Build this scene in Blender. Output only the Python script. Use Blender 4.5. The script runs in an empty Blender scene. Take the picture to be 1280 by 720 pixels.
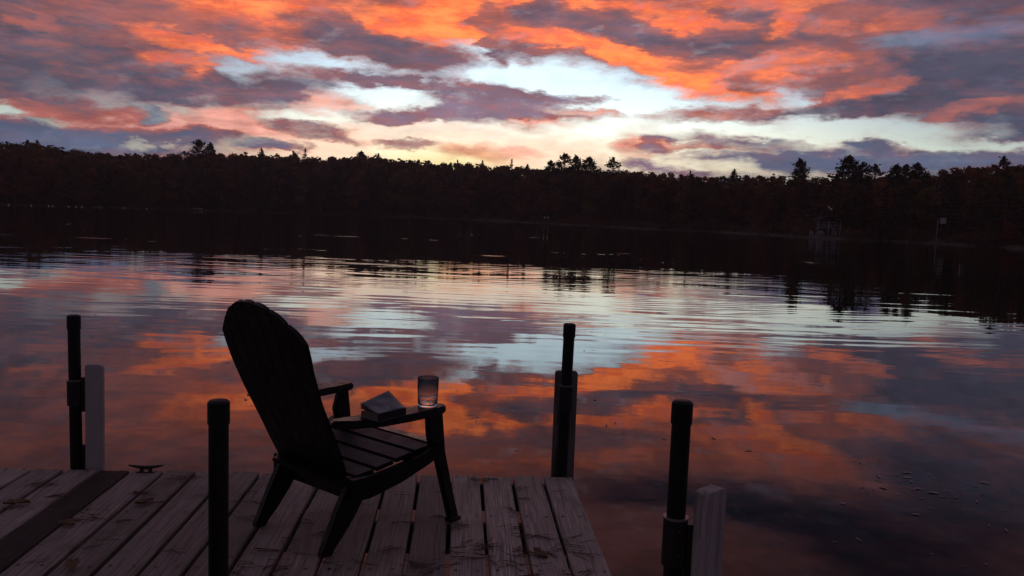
import bpy, bmesh, math, random
import numpy as np
from mathutils import Vector, Matrix

random.seed(7)
rng = np.random.default_rng(11)
scene = bpy.context.scene
COL = scene.collection
R = math.radians

# ------------------------------------------------------------------ camera
DOCK_Z = 0.50                       # dock surface above the water (water is z = 0)
CAM_Z = DOCK_Z + 1.42
PITCH, ROLL = math.atan(90 / 1050), R(2.1)
fwd = Vector((0, math.cos(PITCH), -math.sin(PITCH)))
r0 = Vector((1, 0, 0)); u0 = r0.cross(fwd)
rt = r0 * math.cos(ROLL) + u0 * math.sin(ROLL)
up = u0 * math.cos(ROLL) - r0 * math.sin(ROLL)
cam = bpy.data.objects.new('camera', bpy.data.cameras.new('camera'))
COL.objects.link(cam)
cam.matrix_world = Matrix(((rt.x, up.x, -fwd.x, 0), (rt.y, up.y, -fwd.y, 0),
                           (rt.z, up.z, -fwd.z, CAM_Z), (0, 0, 0, 1)))
cam.data.sensor_width = 36
cam.data.lens = 36 * 1050 / 1280
cam.data.clip_start = 0.05
cam.data.clip_end = 9000
scene.camera = cam

scene.view_settings.view_transform = 'Standard'
scene.view_settings.look = 'None'
scene.view_settings.gamma = 1
scene.view_settings.exposure = 0.0
scene.view_settings.use_curve_mapping = False
scene.render.engine = 'CYCLES'
scene.cycles.use_denoising = True
scene.cycles.max_bounces = 8
scene.cycles.sample_clamp_indirect = 4

# ------------------------------------------------------------------ sun (just set behind the wood)
SUN_EL, SUN_AZ = R(0.35), R(-4.0)    # azimuth clockwise from +Y
sun = bpy.data.objects.new('sun', bpy.data.lights.new('sun', 'SUN'))
COL.objects.link(sun)
sun.data.energy = 0.05
sun.data.angle = R(0.5)
sun.data.color = (1, 0.55, 0.28)
sdir = Vector((math.sin(SUN_AZ) * math.cos(SUN_EL), math.cos(SUN_AZ) * math.cos(SUN_EL), math.sin(SUN_EL)))
sun.rotation_euler = sdir.to_track_quat('Z', 'Y').to_euler()

# ------------------------------------------------------------------ node helper
class NT:
    def __init__(self, tree):
        self.t = tree; self.n = tree.nodes; self.l = tree.links
    def new(self, kind, **kw):
        nd = self.n.new(kind)
        for k, v in kw.items(): setattr(nd, k, v)
        return nd
    def put(self, sock, v):
        if isinstance(v, bpy.types.NodeSocket): self.l.new(v, sock)
        else: sock.default_value = v
    def math(self, op, a, b=None, c=None, clamp=False):
        nd = self.new('ShaderNodeMath', operation=op, use_clamp=clamp)
        self.put(nd.inputs[0], a)
        if b is not None: self.put(nd.inputs[1], b)
        if c is not None: self.put(nd.inputs[2], c)
        return nd.outputs[0]
    def vmath(self, op, a, b=None, scale=None):
        nd = self.new('ShaderNodeVectorMath', operation=op)
        self.put(nd.inputs[0], a)
        if b is not None: self.put(nd.inputs[1], b)
        if scale is not None: self.put(nd.inputs['Scale'], scale)
        return nd.outputs['Value'] if op in ('LENGTH', 'DOT_PRODUCT', 'DISTANCE') else nd.outputs[0]
    def mix(self, f, a, b, mode='MIX'):
        nd = self.new('ShaderNodeMix', data_type='RGBA', blend_type=mode)
        self.put(nd.inputs[0], f); self.put(nd.inputs[6], a); self.put(nd.inputs[7], b)
        return nd.outputs[2]
    def ramp(self, v, a, b, lo=0.0, hi=1.0, smooth=True):
        nd = self.new('ShaderNodeMapRange', interpolation_type='SMOOTHSTEP' if smooth else 'LINEAR')
        for i, x in enumerate((v, a, b, lo, hi)): self.put(nd.inputs[i], x)
        return nd.outputs[0]
    def noise(self, vec, scale, detail=4, rough=0.55, dist=0.0, color=False):
        nd = self.new('ShaderNodeTexNoise')
        self.put(nd.inputs['Vector'], vec); self.put(nd.inputs['Scale'], scale)
        nd.inputs['Detail'].default_value = detail; nd.inputs['Roughness'].default_value = rough
        nd.inputs['Distortion'].default_value = dist
        return nd.outputs['Color'] if color else nd.outputs['Fac']
    def combine(self, x, y, z):
        nd = self.new('ShaderNodeCombineXYZ')
        for i, v in enumerate((x, y, z)): self.put(nd.inputs[i], v)
        return nd.outputs[0]
    def split(self, v):
        nd = self.new('ShaderNodeSeparateXYZ'); self.put(nd.inputs[0], v); return nd.outputs

def srgb(r, g, b, a=1):
    f = lambda c: (c / 255 / 12.92) if c / 255 <= .04045 else ((c / 255 + .055) / 1.055) ** 2.4
    return (f(r), f(g), f(b), a)

# ------------------------------------------------------------------ sky
# Broken dusk clouds.  Each row is one cloud bank or clearing of the real sky, in degrees:
# azimuth, elevation, half width, half height, tilt, cover, how far sunlit, slate tone, weight
STROKES = [
    (-0.78,15.94,30.58,6.55,2.1,0.95,0.62,0.1,0.9), (-1.7,12.25,22.92,4.59,0.1,1,1,0,1.0), (17.7,15.82,10.75,3.1,2.1,0.97,0.55,0.1,0.9),
    (-26.81,8.3,10.88,4.87,2.1,1,0.04,0.35,1.0), (26.08,12.63,9.5,2.91,2.1,0.97,0.2,0.2,1.0), (-4.73,6.75,17.91,3.81,2.1,0.15,0.5,0,1.0),
    (10.75,6.69,13.65,2.94,-3.9,0.05,0.4,0,1.0), (-8.91,3.93,13.87,1.62,2.1,0.45,0.9,0,1.0), (-23.29,11.48,6.0,1.71,2.1,1,0.33,0,0.9),
    (-30.06,10.14,0.57,0.61,2.1,1,0.6,0,0.8), (-28.9,8.74,2.3,1.34,-27.9,1,0.16,0,0.7), (-20.53,11.84,1.63,0.67,2.1,1,0.36,0.1,0.8),
    (-20.29,9.84,4.09,0.46,-9.9,1,0.92,0,1.0), (-22.15,8.89,2.16,0.46,-1.9,1,0.8,0,1.0), (-23.74,8.16,6.87,0.5,-3.9,1,0.1,0.3,0.8),
    (-20.28,8.2,0.77,0.41,2.1,1,0.7,0,1.0), (-21.35,7.04,1.04,0.36,-22.9,1,0.75,0,1.0), (-22.83,6.96,3.72,0.71,-1.9,1,0.02,0.6,1.0),
    (-18.6,7.52,1.97,0.73,-2.9,1,0.08,0.2,1.0), (-23.97,4.79,9.59,0.65,0.1,0.95,0.88,0,1.0), (-17.86,5.63,2.97,0.83,2.1,0.9,0.9,0,1.0),
    (-26.83,5.28,3.05,0.49,2.1,1,0.3,0.1,0.8), (-23.29,5.52,1.01,0.5,7.1,0.75,0,1,1.0), (-31.04,4.85,1.04,0.37,2.1,0,0.3,0,1.0),
    (-28.94,4.4,1.26,0.24,2.1,0.2,0.3,0,1.0), (-28.11,3.62,8.93,0.82,0.1,1,0,1,1.0), (-21.44,4.24,2.37,0.51,-1.9,1,0.05,0.8,1.0),
    (-24.1,3.72,0.91,0.2,-5.9,0.3,0.2,0.2,0.4), (-21.72,3.73,0.66,0.2,2.1,0.3,0.2,0.2,0.4), (-17.84,3.92,0.99,0.26,2.1,0.9,0.05,0.9,1.0),
    (-13.22,12.56,6.75,1.28,-1.9,1,1,0,1.0), (-17.64,8.28,1.29,0.52,2.1,0.05,0.2,0,1.0), (-13.42,9.31,3.21,0.69,-0.9,0.12,0.5,0,1.0),
    (-7.97,8.91,4.83,0.65,-0.9,0.02,0.3,0,1.0), (-2.79,9.83,2.73,1.75,-7.9,0.0,0.4,0,1.0), (-15.95,10.78,1.82,0.89,2.1,1,0.5,0,0.9),
    (-11.56,10.94,3.05,1.34,-19.9,1,0.08,0.1,1.0), (-6.69,10.15,3.78,1.09,-1.9,1,0.1,0.1,1.0), (-9.58,10.48,3.19,1.08,-7.9,1,0.1,0.1,1.0),
    (-15.66,7.54,3.8,1.05,2.1,1,0.05,0.2,1.0), (-9.53,8.36,4.26,0.49,-3.9,1,0.1,0.1,1.0), (-4.23,7.92,5.16,0.76,-3.9,1,0.1,0.2,1.0),
    (-1.52,7.09,4.37,0.98,0.1,1,0.06,0.3,1.0), (-8.99,7.47,3.31,0.49,2.1,0.05,0.3,0,1.0), (-14.53,5.85,2.31,0.63,2.1,0.08,0.5,0,1.0),
    (-13.12,6.81,1.76,0.64,2.1,0.65,0.8,0,0.9), (-8.43,6.26,2.94,0.54,2.1,1,0.1,0.2,1.0), (-4.45,6.61,3.8,0.44,2.1,1,0.12,0.2,1.0),
    (-13.6,4.99,3.1,0.48,-7.9,0.95,0.2,0.2,1.0), (-16.11,3.87,1.62,0.31,2.1,0.95,0.05,0.8,1.0), (-5.72,4.08,3.52,0.87,2.1,0.1,0.9,0,1.0),
    (-6.82,5.34,4.85,0.49,2.1,0.4,0.85,0,1.0), (-1.95,4.12,3.0,0.49,-2.9,0.85,0.85,0,1.0), (-6.8,4.66,2.16,0.27,2.1,0.9,0.35,0.2,1.0),
    (-8.61,13.21,2.25,0.76,2.1,1,0.5,0,0.9), (-4.9,12.35,4.07,1.2,-2.9,1,1,0,1.0), (-1.22,10.71,0.98,0.82,2.1,1,0.1,0.1,1.0),
    (-1.63,13.09,1.09,0.98,2.1,1,0.42,0.1,1.0), (-1.99,11.48,0.76,0.44,2.1,1,0.2,0.1,1.0), (2.05,11.92,4.09,1.31,-2.9,1,0.45,0,0.9),
    (1.72,13.3,1.8,0.93,2.1,1,0.08,0.1,1.0), (5.47,12.69,2.48,0.81,-2.9,1,0.1,0.1,1.0), (8.14,11.73,3.73,0.76,-7.9,1,0.05,0.1,1.0),
    (13.06,11.32,4.89,0.74,4.1,1,0.06,0.2,1.0), (17.98,11.62,3.42,0.52,6.1,1,0.18,0.2,1.0), (14.72,12.9,1.82,0.42,-7.9,1,0.12,0.1,1.0),
    (5.84,10.4,5.12,0.98,-14.9,1,1,0,1.0), (11.12,9.39,5.49,1.12,-9.9,1,1,0,1.0), (13.46,8.64,2.05,0.74,-17.9,0.9,0.9,0,1.0),
    (11.69,10.24,2.08,0.43,-3.9,1,0.55,0,0.7), (15.58,9.33,1.31,0.63,2.1,1,0.3,0.1,1.0), (3.73,9.95,4.34,0.65,-9.9,0.9,0.15,0.1,0.9),
    (2.17,8.98,3.0,0.82,-2.9,0.06,0.3,0,1.0), (7.53,8.18,4.92,1.35,-11.9,0,0.3,0,1.0), (10.73,7.1,6.3,0.96,2.1,0,0.3,0,1.0),
    (2.75,8.07,2.18,0.38,-2.9,0.95,0.1,0.3,1.0), (0.1,7.0,4.09,1.04,-5.9,1,0.07,0.3,1.0), (4.67,6.98,2.17,0.27,-2.9,0.7,0.6,0,1.0),
    (1.75,6.11,2.07,0.49,6.1,0.95,0.85,0,1.0), (13.29,7.18,4.63,0.53,2.1,0.85,0.5,0.1,1.0), (16.3,7.24,2.0,0.52,2.1,0.9,0.4,0.1,1.0),
    (8.37,5.19,1.71,1.13,2.1,0.98,0.85,0,1.0), (9.89,5.12,1.32,0.64,-7.9,1,0.05,0.4,1.0), (12.62,5.58,3.11,0.37,-5.9,0.85,0.14,0.5,1.0),
    (13.68,4.88,3.59,0.26,-0.9,0.85,0.7,0,1.0), (15.94,5.06,3.01,0.37,-1.9,0.85,0.05,0.8,1.0), (9.88,3.44,2.64,0.27,-5.9,0.95,0.1,0.8,1.0),
    (16.69,12.85,1.09,1.04,2.1,1,0.85,0,1.0), (17.83,13.84,1.95,0.41,2.1,1,0.75,0,1.0), (19.69,12.37,1.34,0.46,7.1,1,0.6,0,1.0),
    (23.92,12.53,2.06,0.54,6.1,1,0.55,0,1.0), (21.62,13.25,2.79,0.4,2.1,1,0.3,0.2,1.0), (26.63,11.07,6.43,0.97,7.1,0.55,0.08,0.3,1.0),
    (26.35,9.08,7.77,1.65,5.1,1,0,0.75,1.0), (20.89,10.49,2.82,0.61,2.1,1,0.25,0.2,1.0), (18.08,9.98,3.66,0.83,2.1,0.9,0.74,0,1.0),
    (20.5,9.4,2.84,0.41,5.1,1,0.3,0.2,1.0), (21.49,8.47,3.09,0.45,10.1,1,0.66,0,1.0), (17.47,8.13,0.89,0.62,2.1,0.2,0.5,0,1.0),
    (22.01,7.59,6.04,0.6,6.1,1,0.02,0.7,1.0), (29.46,6.51,3.67,1.23,-5.9,1,0.03,0.85,1.0), (28.37,7.32,2.58,0.43,12.1,1,0.38,0.2,1.0),
    (20.25,6.09,7.15,0.71,-0.9,0,0.3,0,1.0), (27.48,5.24,4.68,0.39,-2.9,0.05,0.2,0,1.0), (18.94,4.09,7.29,0.57,0.1,1,0,1,1.0),
    (27.12,4.3,6.43,0.48,2.1,1,0,1,1.0), (22.88,4.92,1.93,0.35,0.1,1,0,1,1.0), (12.46,3.71,3.11,0.37,-0.9,0.3,0.2,0.5,0.6),
    (10.22,16.3,10.5,0.86,5.1,1,0.85,0,1.0), (20.13,14.79,5.21,0.61,8.1,1,0.8,0,1.0), (2.43,15.32,8.71,0.76,-1.9,1,0.15,0.2,1.0),
    (-5.05,17.16,10.86,1.2,-0.9,1,0.5,0.1,1.0), (17.99,18.48,13.11,2.16,2.1,1,0.02,1,1.0), (18.25,21.45,16.41,3.08,2.1,1,0.02,1,1.0),
    (6.05,5.92,5.93,0.65,2.1,0.03,0.4,0,0.8), (-18.19,15.53,9.88,2.08,-2.9,1,0.42,0.1,1.0), (-25.04,17.6,17.93,2.47,2.1,1,0.25,0.2,1.0),
    (29.14,15.8,6.48,2.82,2.1,1,0.03,1,1.0), (2.17,21.08,16.33,2.18,2.1,1,0.28,0.2,1.0),
]
world = bpy.data.worlds.new('World'); scene.world = world
world.use_nodes = True
world.cycles.sampling_method = 'MANUAL'
world.cycles.sample_map_resolution = 512
w = NT(world.node_tree); w.n.clear()
tc = w.new('ShaderNodeTexCoord').outputs['Generated']
dirv = w.vmath('NORMALIZE', tc)
dx, dy, dz = w.split(dirv)
az = w.math('MULTIPLY', w.math('ARCTAN2', dx, dy), 57.29578)
el = w.math('MULTIPLY', w.math('ARCSINE', dz), 57.29578)
# flattened coordinates for the cloud texture
nv = w.vmath('MULTIPLY', dirv, (1, 1, 3.0))
wc = w.vmath('SUBTRACT', w.noise(nv, 7.0, 2, .55, color=True), (.5, .5, .5))
wf = w.vmath('SUBTRACT', w.noise(nv, 28.0, 4, .64, color=True), (.5, .5, .5))
azel = w.combine(az, el, 1.0)
p0 = w.vmath('ADD', azel, w.vmath('MULTIPLY', wc, (5.0, 1.4, 0)))
p0 = w.vmath('ADD', p0, w.vmath('MULTIPLY', wf, (4.2, 1.5, 0)))
base_n = w.noise(nv, 3.1, 4, .6)
base_l = w.ramp(w.noise(w.vmath('ADD', nv, (4.1, 2.2, 7.0)), 3.4, 2, .5), .5, .75, .0, .22)
fb1 = w.noise(nv, 20.0, 6, .66, .12)
fb2 = w.noise(w.vmath('ADD', w.vmath('MULTIPLY', nv, (1, 1, 1.5)), (9.3, 1.7, 3.1)), 22.0, 6, .64, .12)
fb3 = w.noise(w.vmath('ADD', nv, (2.7, 5.5, 1.1)), 16.0, 5, .6)
# how near the afterglow
gl = w.vmath('LENGTH', w.vmath('MULTIPLY', w.vmath('SUBTRACT', azel, (0.0, 3.0, 1)), (1 / 28.0, 1 / 20.0, 0)))
glow = w.ramp(gl, 1.15, .25)
hot = w.ramp(w.vmath('LENGTH', w.vmath('MULTIPLY', w.vmath('SUBTRACT', azel, (-5.0, 3.2, 1)), (1 / 6.0, 1 / 1.7, 0))), 1.2, .1)
thin = w.ramp(w.vmath('LENGTH', w.vmath('MULTIPLY', w.vmath('SUBTRACT', azel, (0.5, 5.6, 1)), (1 / 17.0, 1 / 4.6, 0))), 1.25, .2)
far_dim = w.math('MULTIPLY', w.ramp(w.math('ABSOLUTE', az), 35, 130, 1.0, .72), 1.0)
nish = w.new('ShaderNodeTexSky', sky_type='NISHITA')
nish.sun_disc = False; nish.sun_elevation = SUN_EL; nish.sun_rotation = SUN_AZ
nish.dust_density = 2.0

SHARED = [('P', 'Vector', p0), ('BN', 'Float', base_n), ('BL', 'Float', base_l), ('F1', 'Float', fb1), ('F2', 'Float', fb2),
          ('F3', 'Float', fb3), ('EL', 'Float', el), ('GLOW', 'Float', glow), ('HOT', 'Float', hot), ('THIN', 'Float', thin), ('DIM', 'Float', far_dim),
          ('NISH', 'Color', nish.outputs[0])]

def sky_sector(lo, hi):
    """the sky between two azimuths: every bank that reaches in there, in the same order"""
    grp = bpy.data.node_groups.new('sky_sector', 'ShaderNodeTree')
    for nm, ty, _ in SHARED: grp.interface.new_socket(nm, in_out='INPUT', socket_type='NodeSocket' + ty)
    grp.interface.new_socket('Sky', in_out='OUTPUT', socket_type='NodeSocketColor')
    g = NT(grp)
    gi = g.new('NodeGroupInput').outputs
    p, bn, bl, f1, f2, f3, el, glow, hot, thin, dimf, nishc = [gi[nm] for nm, _, _ in SHARED]
    n1 = g.math('SUBTRACT', f1, .5); n2 = g.math('SUBTRACT', f2, .5)
    fc = g.new('ShaderNodeCombineColor')
    for i, v in enumerate((g.ramp(bn, .30, .46, .45, 1.0), bl, .35)): g.put(fc.inputs[i], v)
    field = fc.outputs[0]; cnt = 0
    for (a0, e0, ra, re, tilt, cd, cl, ck, wt) in STROKES:
        if a0 + ra * 1.35 + 4.5 < lo or a0 - ra * 1.35 - 4.5 > hi: continue
        cnt += 1
        if cnt % 20 == 0:            # an order for the node compiler, no visible effect
            ma = g.new('ShaderNodeVectorMath', operation='MULTIPLY_ADD')
            g.l.new(field, ma.inputs[0]); ma.inputs[1].default_value = (1e-6, 1e-6, 0); g.l.new(p, ma.inputs[2])
            p = ma.outputs[0]
        c, s_ = math.cos(R(tilt)), math.sin(R(tilt))
        ex, ey = (c / ra, s_ / ra), (-s_ / re, c / re)
        xx = g.vmath('DOT_PRODUCT', p, (ex[0], ex[1], -(a0 * ex[0] + e0 * ex[1])))
        yy = g.vmath('DOT_PRODUCT', p, (ey[0], ey[1], -(a0 * ey[0] + e0 * ey[1])))
        d2 = g.math('MULTIPLY_ADD', xx, xx, g.math('MULTIPLY', yy, yy))
        field = g.mix(g.ramp(d2, 2.3, 0.0, 0.0, wt), field, (cd, cl, ck, 1))
    fs = g.new('ShaderNodeSeparateColor'); g.l.new(field, fs.inputs[0])
    cov, lit, slate = fs.outputs
    cov = g.ramp(g.math('MULTIPLY_ADD', n1, .95, cov), .02, .95, smooth=False)
    lit = g.ramp(g.math('MULTIPLY_ADD', n2, g.math('MULTIPLY', g.ramp(slate, 0, 1, 1.15, .3, False), g.ramp(el, 12, 20, 1.0, .45)), lit), .0, .97, smooth=False)
    # open sky: a low-sun Nishita sky under the haze of the afterglow
    nsky = g.mix(1.0, nishc, (.10, .10, .10, 1), 'MULTIPLY')
    lowf = g.ramp(el, 3.0, 9.5)
    clear = g.mix(lowf, (1.55, 1.45, 1.02, 1), (.98, 1.28, 1.44, 1))
    side = g.mix(lowf, srgb(218, 232, 216), srgb(118, 136, 174))
    clear = g.mix(glow, side, clear)
    clear = g.mix(g.math('MULTIPLY', hot, .6), clear, srgb(255, 236, 150))
    clear = g.mix(.06, clear, nsky)
    purple = g.mix(glow, srgb(102, 93, 108), srgb(122, 102, 118))
    slatec = g.mix(g.ramp(el, 3.5, 8), srgb(98, 108, 136), g.mix(g.ramp(el, 13, 19), srgb(80, 82, 104), srgb(46, 48, 66)))
    dark = g.mix(slate, purple, slatec)
    dark = g.mix(g.math('MULTIPLY', thin, .75), dark, srgb(158, 136, 158))      # thin cloud over the afterglow
    orange = g.mix(g.ramp(f1, .36, .66), (1.28, .19, .08, 1), (1.95, .43, .12, 1))
    pink = g.mix(g.ramp(f1, .35, .65), (1.1, .34, .25, 1), (1.4, .66, .46, 1))
    litc = g.mix(g.ramp(el, 5.0, 8.5), pink, orange)
    litc = g.mix(glow, g.mix(1.0, litc, (.58, .68, .95, 1), 'MULTIPLY'), litc)
    litc = g.mix(g.math('MULTIPLY', hot, .8), litc, srgb(255, 204, 110))
    cloudc = g.mix(g.ramp(lit, 0, .5, smooth=False), dark, srgb(184, 108, 100))
    cloudc = g.mix(g.ramp(lit, .5, 1, smooth=False), cloudc, litc)
    dk = g.ramp(f3, .28, .72, .74, 1.16, False)
    cd = g.new('ShaderNodeCombineColor')
    for i in range(3): g.l.new(dk, cd.inputs[i])
    cloudc = g.mix(1.0, cloudc, cd.outputs[0], 'MULTIPLY')
    sky = g.mix(cov, clear, cloudc)
    dim = g.new('ShaderNodeCombineColor')
    for i in range(3): g.l.new(dimf, dim.inputs[i])
    sky = g.mix(1.0, sky, dim.outputs[0], 'MULTIPLY')
    g.l.new(sky, g.new('NodeGroupOutput').inputs[0])
    nd = w.new('ShaderNodeGroup'); nd.node_tree = grp
    for nm, _, so in SHARED: w.l.new(so, nd.inputs[nm])
    bg = w.new('ShaderNodeBackground')
    w.l.new(nd.outputs[0], bg.inputs[0]); bg.inputs[1].default_value = 1.0
    return bg.outputs[0]

# sectors only spare the renderer work: neighbours agree exactly where they meet
shader = sky_sector(44, 360 - 48)       # none of the listed banks reach here: noise clouds only
for lo, hi in [(-48, -18), (-18, -8), (-8, 1), (1, 10), (10, 20), (20, 44)]:
    inside = w.math('MULTIPLY', w.math('GREATER_THAN', az, lo), w.math('LESS_THAN', az, hi))
    mx = w.new('ShaderNodeMixShader')
    w.l.new(inside, mx.inputs[0]); w.l.new(shader, mx.inputs[1]); w.l.new(sky_sector(lo, hi), mx.inputs[2])
    shader = mx.outputs[0]
w.l.new(shader, w.new('ShaderNodeOutputWorld').inputs[0])

# ------------------------------------------------------------------ object helpers
def new_mat(name):
    m = bpy.data.materials.new(name); m.use_nodes = True
    nt = NT(m.node_tree); nt.n.clear()
    b = nt.new('ShaderNodeBsdfPrincipled')
    o = nt.new('ShaderNodeOutputMaterial')
    nt.l.new(b.outputs[0], o.inputs[0])
    return m, nt, b

def mesh_np(name, verts, faces, smooth=False):
    """verts (n,3) array, faces (m,k) int array with one k for all"""
    verts = np.asarray(verts, np.float32); faces = np.asarray(faces, np.int32)
    me = bpy.data.meshes.new(name); k = faces.shape[1]
    me.vertices.add(len(verts)); me.vertices.foreach_set('co', verts.ravel())
    me.loops.add(faces.size); me.loops.foreach_set('vertex_index', faces.ravel())
    me.polygons.add(len(faces))
    me.polygons.foreach_set('loop_start', np.arange(0, faces.size, k, dtype=np.int32))
    me.polygons.foreach_set('loop_total', np.full(len(faces), k, np.int32))
    if smooth: me.polygons.foreach_set('use_smooth', np.ones(len(faces), bool))
    me.update(calc_edges=True); me.validate()
    return me

def link(name, me, mat=None, parent=None, loc=None, rz=0.0):
    o = bpy.data.objects.new(name, me); COL.objects.link(o)
    if mat is not None and me is not None and not me.materials: me.materials.append(mat)
    if parent is not None: o.parent = parent
    if loc is not None: o.location = loc
    if rz: o.rotation_euler = (0, 0, rz)
    return o

def empty(name, loc=(0, 0, 0), rz=0.0):
    o = link(name, None, None, None, loc, rz); o.empty_display_size = 0.1
    return o

def tag(o, label, cat, group=None, kind=None):
    if label: o['label'] = label
    if cat: o['category'] = cat
    if group: o['group'] = group
    if kind: o['kind'] = kind
    return o

# ------------------------------------------------------------------ lake
wm, nt, b = new_mat('lake_water')
pos = nt.new('ShaderNodeNewGeometry').outputs['Position']
px, py, pz = nt.split(pos)
rad = nt.vmath('LENGTH', nt.vmath('MULTIPLY', pos, (1, 1, 0)))
# wind lanes: patches of ripple on calmer water
lane = nt.ramp(nt.noise(nt.vmath('MULTIPLY', pos, (.018, .06, 0)), 1.0, 2, .5), .38, .62, .35, 1.0)
calm = nt.ramp(rad, 6.0, 17.0, .22, 1.0)
amp = nt.math('MULTIPLY', nt.math('MULTIPLY', lane, calm), nt.ramp(rad, 22.0, 60.0, 1.0, 1.7))
wob = nt.vmath('MULTIPLY', nt.vmath('SUBTRACT', nt.noise(pos, .22, 1, .5, color=True), (.5, .5, .5)), (0, 2.2, 0))
q = nt.vmath('ADD', pos, wob)
r1 = nt.noise(nt.vmath('MULTIPLY', q, (.26, 1.9, 0)), 1.0, 1.5, .5, color=True)
r2 = nt.noise(nt.vmath('MULTIPLY', q, (.85, 3.1, 0)), 1.0, 1.0, .5, color=True)
r3 = nt.noise(nt.vmath('MULTIPLY', q, (.16, .80, 0)), 1.0, 2.0, .5, color=True)
# wave trains with long crests, their phase bent by the breeze
ph = nt.noise(nt.vmath('MULTIPLY', pos, (.07, .16, 0)), 1.0, 2, .5)
def train(lam, tilt, k, patch):
    a_ = nt.math('MULTIPLY_ADD', px, 6.2832 / lam * tilt, nt.math('MULTIPLY_ADD', py, 6.2832 / lam, nt.math('MULTIPLY', ph, k)))
    pa = nt.ramp(nt.noise(nt.vmath('MULTIPLY', pos, patch), 1.0, 2, .5), .38, .68)
    return nt.math('MULTIPLY', nt.math('SINE', a_), pa)
tr = nt.math('ADD', nt.math('MULTIPLY', train(.66, .03, 18, (.09, .20, 0)), .0095), nt.math('MULTIPLY', train(.43, -.05, 24, (.14, .31, 0)), .0085))
s1 = nt.vmath('ADD', nt.vmath('MULTIPLY', nt.vmath('SUBTRACT', r1, (.5, .5, .5)), (.008, .028, 0)), nt.combine(0.0, tr, 0.0))
s2 = nt.vmath('MULTIPLY', nt.vmath('SUBTRACT', r2, (.5, .5, .5)), (.010, .020, 0))
s3 = nt.vmath('MULTIPLY', nt.vmath('SUBTRACT', r3, (.5, .5, .5)), (.005, .018, 0))
# two scuffed streaks far out
def scuff(cx, cy, wx, wy):
    d = nt.vmath('LENGTH', nt.vmath('MULTIPLY', nt.vmath('SUBTRACT', q, (cx, cy, 0)), (1 / wx, 1 / wy, 0)))
    return nt.math('MULTIPLY', nt.ramp(d, 1.0, .3), nt.ramp(nt.noise(nt.vmath('MULTIPLY', pos, (1.1, 3.0, 0)), 1.0, 2, .5), .46, .60))
sc = nt.math('ADD', scuff(4.2, 46, 4.2, 1.3), scuff(16.5, 45, 3.5, 1.2))
r4 = nt.noise(nt.vmath('MULTIPLY', pos, (2.2, 5.0, 0)), 1.0, 2, .6, color=True)
s4 = nt.vmath('SCALE', nt.vmath('MULTIPLY', nt.vmath('SUBTRACT', r4, (.5, .5, .5)), (.05, .16, 0)), scale=sc)
sl = nt.vmath('ADD', nt.vmath('ADD', nt.vmath('SCALE', nt.vmath('ADD', s1, s2), scale=amp), s3), s4)
r5 = nt.noise(nt.vmath('MULTIPLY', q, (2.6, 8.5, 0)), 1.0, 2, .6, color=True)
sl = nt.vmath('ADD', sl, nt.vmath('SCALE', nt.vmath('MULTIPLY', nt.vmath('SUBTRACT', r5, (.5, .5, .5)), (.004, .010, 0)), scale=lane))
nrm = nt.vmath('NORMALIZE', nt.vmath('ADD', sl, (0, 0, 1)))
b.inputs['Base Color'].default_value = (.006, .005, .0055, 1)
b.inputs['Roughness'].default_value = .012
b.inputs['IOR'].default_value = 1.333
nt.l.new(nrm, b.inputs['Normal'])
N = 96
rs = [0, 20, 60, 140, 300, 520]
vv = [(0, 0, 0)]; ff = []
for r in rs[1:]:
    vv += [(r * math.cos(2 * math.pi * i / N), r * math.sin(2 * math.pi * i / N), 0) for i in range(N)]
me = bpy.data.meshes.new('lake_water')
ff = [(0, 1 + i, 1 + (i + 1) % N) for i in range(N)]
for k in range(len(rs) - 2):
    a, c = 1 + k * N, 1 + (k + 1) * N
    ff += [(a + i, c + i, c + (i + 1) % N, a + (i + 1) % N) for i in range(N)]
me.from_pydata(vv, [], ff)
tag(link('lake_water', me, wm), 'calm dark lake rippling with the reflected sunset', None, kind='structure')
# ------------------------------------------------------------------ shore and terrain
# distance to the waterline by azimuth (clockwise from +Y), degrees -> metres
SHORE = [(-180, 9), (-150, 11), (-110, 35), (-75, 130), (-50, 205), (-31.4, 250), (-20.5, 290), (-13, 322), (-7, 318), (-1.2, 285),
         (4, 238), (8.5, 205), (13.7, 192), (19.7, 157), (25.7, 151), (31.2, 134), (45, 112), (75, 70), (110, 30), (150, 11), (180, 9)]
# crown line of the wood, degrees of elevation seen from the dock
CROWN = [(-75, 3.4), (-50, 3.2), (-38, 3.2), (-31.38, 3.14), (-30.18, 3.19), (-28.95, 3.14), (-27.27, 2.88), (-25.53, 2.85), (-22.83, 2.92), (-20.97, 3.13),
         (-18.08, 3.3), (-16.6, 3.33), (-13.58, 3.28), (-12.03, 3.46), (-10.47, 3.54), (-8.89, 3.46), (-6.77, 3.39), (-4.62, 3.33),
         (-2.46, 3.3), (-0.3, 3.33), (1.86, 3.3), (2.95, 3.29), (5.37, 3.2), (6.71, 3.19), (8.3, 3.24), (9.89, 3.12), (11.46, 3.11),
         (12.5, 2.98), (13.53, 3.01), (16.05, 3.17), (17.53, 3.2), (19.48, 3.19), (20.91, 3.22), (22.77, 3.25), (24.57, 3.32),
         (25.45, 3.43), (26.75, 3.59), (28.43, 3.79), (29.66, 3.89), (30.85, 3.98), (38, 4.2), (50, 4.6), (75, 5.5)]
def table(tab, x): return float(np.interp(x, [t[0] for t in tab], [t[1] for t in tab]))
CROWN = [(a_, e_ + .20 + .16 * min(1, max(0, (a_ - 20) / 8))) for a_, e_ in CROWN]
def shore(a): return table(SHORE, a) + 2.2 * math.sin(a * 1.9) * (abs(a) < 60) + 1.1 * math.sin(a * 5.3 + 1) * (abs(a) < 60)
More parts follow.
